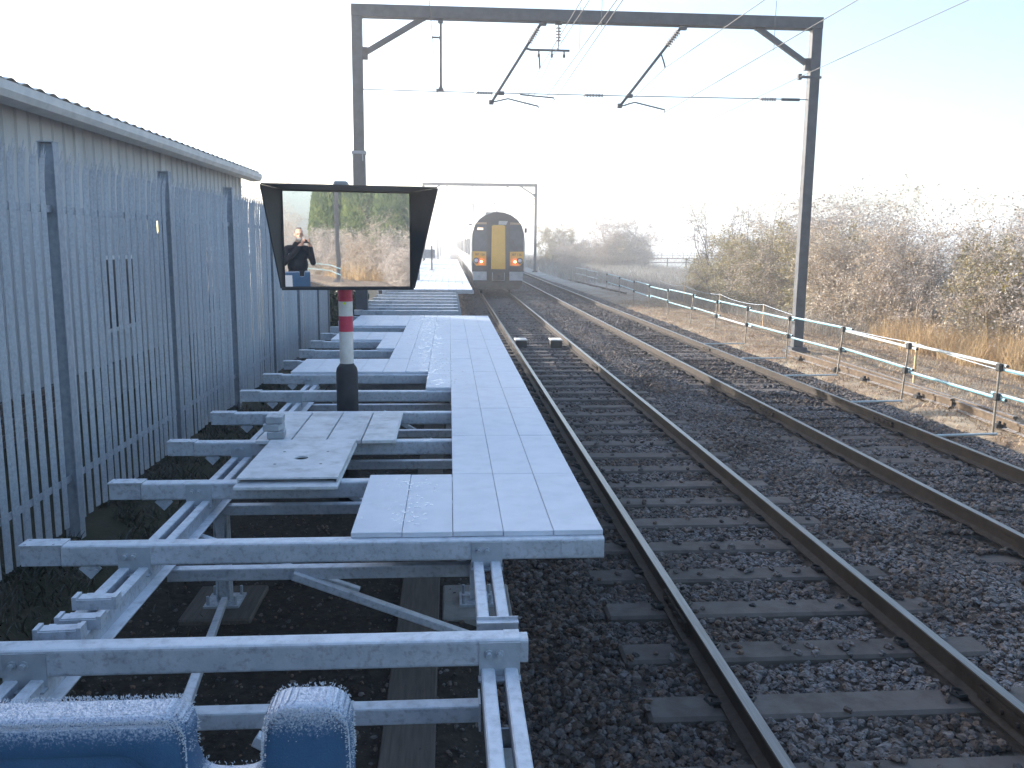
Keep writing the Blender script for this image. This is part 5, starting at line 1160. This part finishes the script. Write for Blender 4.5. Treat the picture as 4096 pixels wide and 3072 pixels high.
for x, y, h_, lb in ((11.6, -60, 10.0, 'tall conifer seen in the mirror behind the photographer'), (14.0, -58.5, 10.0, 'tall conifer seen in the mirror behind the striking frosted shrub'), (16.2, -57, 9.6, 'tall conifer seen in the mirror near the column reflection'), (17.9, -57.5, 10.0, 'tall conifer seen in the mirror at the end of the dense row'), (13.0, -63, 9.8, 'tall conifer seen in the mirror in the second row'), (17.3, -61, 9.6, 'tall conifer seen in the mirror filling the second row'), (26.5, -72, 6.4, 'lone conifer seen in the mirror against the sky'), (29.5, -74, 7.2, 'conifer seen in the mirror beside the lone one')):
    t = thing('conifer_tree', lb, 'tree', (x, y, -.3), 'conifers behind the photographer'); t.scale = (1.15, 1.15, h_ / 9.5); t.rotation_euler = (0, 0, random.uniform(0, 6.28))
    for nm, me_ in (('crown', cme), ('trunk', tme)): o = bpy.data.objects.new(nm, me_); COL.objects.link(o); o.parent = t
for i, (key, x, y, h_) in enumerate((('grey', 10.8, -52, 3.6), ('tan', 12.6, -48, 3.5), ('bare', 13.6, -47, 5.0), ('grey', 14.4, -44, 3.8), ('grey', 15.5, -41, 3.6), ('tan', 16.6, -45, 3.7), ('grey', 10.2, -57, 3.8), ('grey', 13.0, -41.5, 2.6), ('tan', 18.0, -44, 3.4), ('bare', 8.2, -66, 5.6), ('grey', 19.5, -47, 4.2))):
    put_shrub(key, 'frosted_shrub', x, y, h_, 'frosted shrub reflected in the mirror in front of the conifers', 'shrub', 'shrubs reflected in the mirror', wid=1.2)
def plumes(name, x, y, z, seed):
    r_ = np.random.default_rng(seed); Ps = []
    for a, b, c_ in zip(x, y, z):
        m_ = 26; t_ = r_.random(m_); lx, ly = r_.normal(0, .10, 2)
        Ps.append(np.stack([a + lx * t_ + r_.normal(0, .018, m_) * (1.2 - t_), b + ly * t_ + r_.normal(0, .018, m_) * (1.2 - t_), c_ + .26 * t_ - .1 * t_ * t_], 1))
    v, f = leaf_quads(np.concatenate(Ps), .024, r_, 2.4); return npmesh(name, v, f, 'plume')
def field_pts(n, x0, x1, y0, y1, thr=-.4, s_=1., sd=0, fx=None):
    x = rng.uniform(x0, x1, n); y = rng.uniform(y0, y1, n); k = vnoise(x * s_, y * s_, sd) > thr
    if fx is not None: k &= fx(x, y)
    return x[k], y[k]
x, y = field_pts(13000, 11.6, 15.8, 13.5, 27.5, -.55, .9, 4, lambda x, y: x > 12.9 + .25 * vnoise(y, y * .5, 2) + np.clip(y - 23, 0, 9) * .12)
hh = rng.uniform(.35, 1.25, len(x)) * (.75 + .4 * vnoise(x * .8, y * .8, 9))
stuff('dry_reeds', ribbons('dry_reeds', x, y, gz(x, y), np.clip(hh, .25, 1.7), rng.uniform(.1, 1.15, len(x)), .010, 'reed', 5, 4, .8), 'golden dry reeds leaning in front of the hedge', 'reeds')
k = rng.choice(len(x), 170, False); st = ribbons('reed_stalks', x[k], y[k], gz(x[k], y[k]), rng.uniform(1.2, 1.75, 170), rng.uniform(.02, .2, 170), .006, 'reed', 6, 3)
stuff('reed_stalks', st, 'tall thin reed stalks among the dry reeds', 'reeds'); stuff('reed_plumes', plumes('reed_plumes', x[k], y[k], gz(x[k], y[k]) + rng.uniform(1.1, 1.6, 170), 3), 'feathery frosted seed heads above the dry reeds', 'reeds')
x, y = field_pts(15000, 10.6, 16.5, 26.5, 62, -.5, .7, 6, lambda x, y: x > 11.0 + .3 * vnoise(y * .4, y * .3, 1) - np.clip(y - 45, 0, 20) * .05)
stuff('bank_growth', ribbons('bank_growth', x, y, gz(x, y), rng.uniform(.15, .75, len(x)), rng.uniform(.2, .9, len(x)), .009, 'grass_frost', 8, 3), 'frosted dead growth on the bank in front of the hedge', 'dead growth')
x, y = field_pts(26000, 8.7, 26, 60, 150, -.7, .35, 7)
stuff('frosted_grass', ribbons('frosted_grass', x, y, gz(x, y), rng.uniform(.25, .85, len(x)), rng.uniform(.2, .8, len(x)), .02, 'grass_frost', 9, 2), 'long frosted grass on the far bank beside the line', 'grass')
x, y = field_pts(420, 13, 23, 80, 98, -.3, .4, 8); stuff('far_reed_plumes', plumes('far_reed_plumes', x, y, gz(x, y) + rng.uniform(1.0, 1.5, len(x)), 8), 'pale reed plumes in front of the round frosted bush', 'reeds')
x, y = field_pts(46000, 7.7, 13.3, 8, 42, -.8, 1.2, 9)
stuff('path_litter', ribbons('path_litter', x, y, gz(x, y) + .003, rng.uniform(.03, .13, len(x)), rng.uniform(.7, 1.2, len(x)), .007, 'straw', 10, 2), 'straw and short dead grass littering the cut path', 'litter')
x, y = field_pts(3600, 9.2, 13, -62, -44, -.2, .6, 10, lambda x, y: x > 9.8)
stuff('rear_reeds', ribbons('rear_reeds', x, y, gz(x, y), rng.uniform(.5, 1.5, len(x)), rng.uniform(.1, .5, len(x)), .012, 'reed', 11, 3), 'golden reeds reflected low in the mirror', 'reeds')
# yellow arching stems in the olive shrub
ar = MB()
for k in range(9):
    a = random.uniform(-.9, .9); ar.tube([(15.2, 22.9, 1.3), (15.2 + a * .3, 22.8, 1.75), (15.2 + a * .7, 22.6, 1.9), (15.2 + a * 1.0, 22.5, 1.72 + random.uniform(-.1, .1))], [.012, .012, .010, .005], 5)
M('willow_yellow', (.42, .34, .05), rough=.7)
solo('yellow_stems', ar, 'willow_yellow', 'arching bright yellow stems in front of the hedge above the reeds', 'plant', (15.2, 22.8, 1.3))
# post and rail fences in the field
for nm, y, x0, x1, lb in (('field_fence', 118, 22, 42, 'dark post and rail fence in the gap past the round bush'), ('field_fence', 205, 40, 78, 'faint post and rail fence far out on the white field')):
    t = thing(nm, lb, 'fence', ((x0 + x1) / 2, y, -.4)); x = x0
    while x <= x1: part('post', MB().box(x - .07, x + .07, y - .07, y + .07, float(gz(x, y)) - .1, float(gz(x, y)) + 1.25), 'fence_wood', t); x += 2.6
    for zz in (.55, 1.1): part('rail', MB().box(x0, x - 2.6, y - .03, y - .075, -.42 + zz, -.30 + zz), 'fence_wood', t)

# ------------------------------------------------------------------ haze
hz_ = bpy.data.materials.new('haze'); hz_.use_nodes = True; nt = hz_.node_tree; nt.nodes.clear()
pv = nt.nodes.new('ShaderNodeVolumePrincipled'); pv.inputs['Color'].default_value = (.96, .97, 1, 1); pv.inputs['Density'].default_value = .0026; pv.inputs['Anisotropy'].default_value = .55
om = nt.nodes.new('ShaderNodeOutputMaterial'); nt.links.new(pv.outputs[0], om.inputs['Volume']); MAT['haze'] = hz_
hb_ = bpy.data.objects.new('haze', MB().box(-510, 510, -310, 710, -1.9, 17.0).mesh('haze', 'haze')); COL.objects.link(hb_); hb_['kind'] = 'stuff'
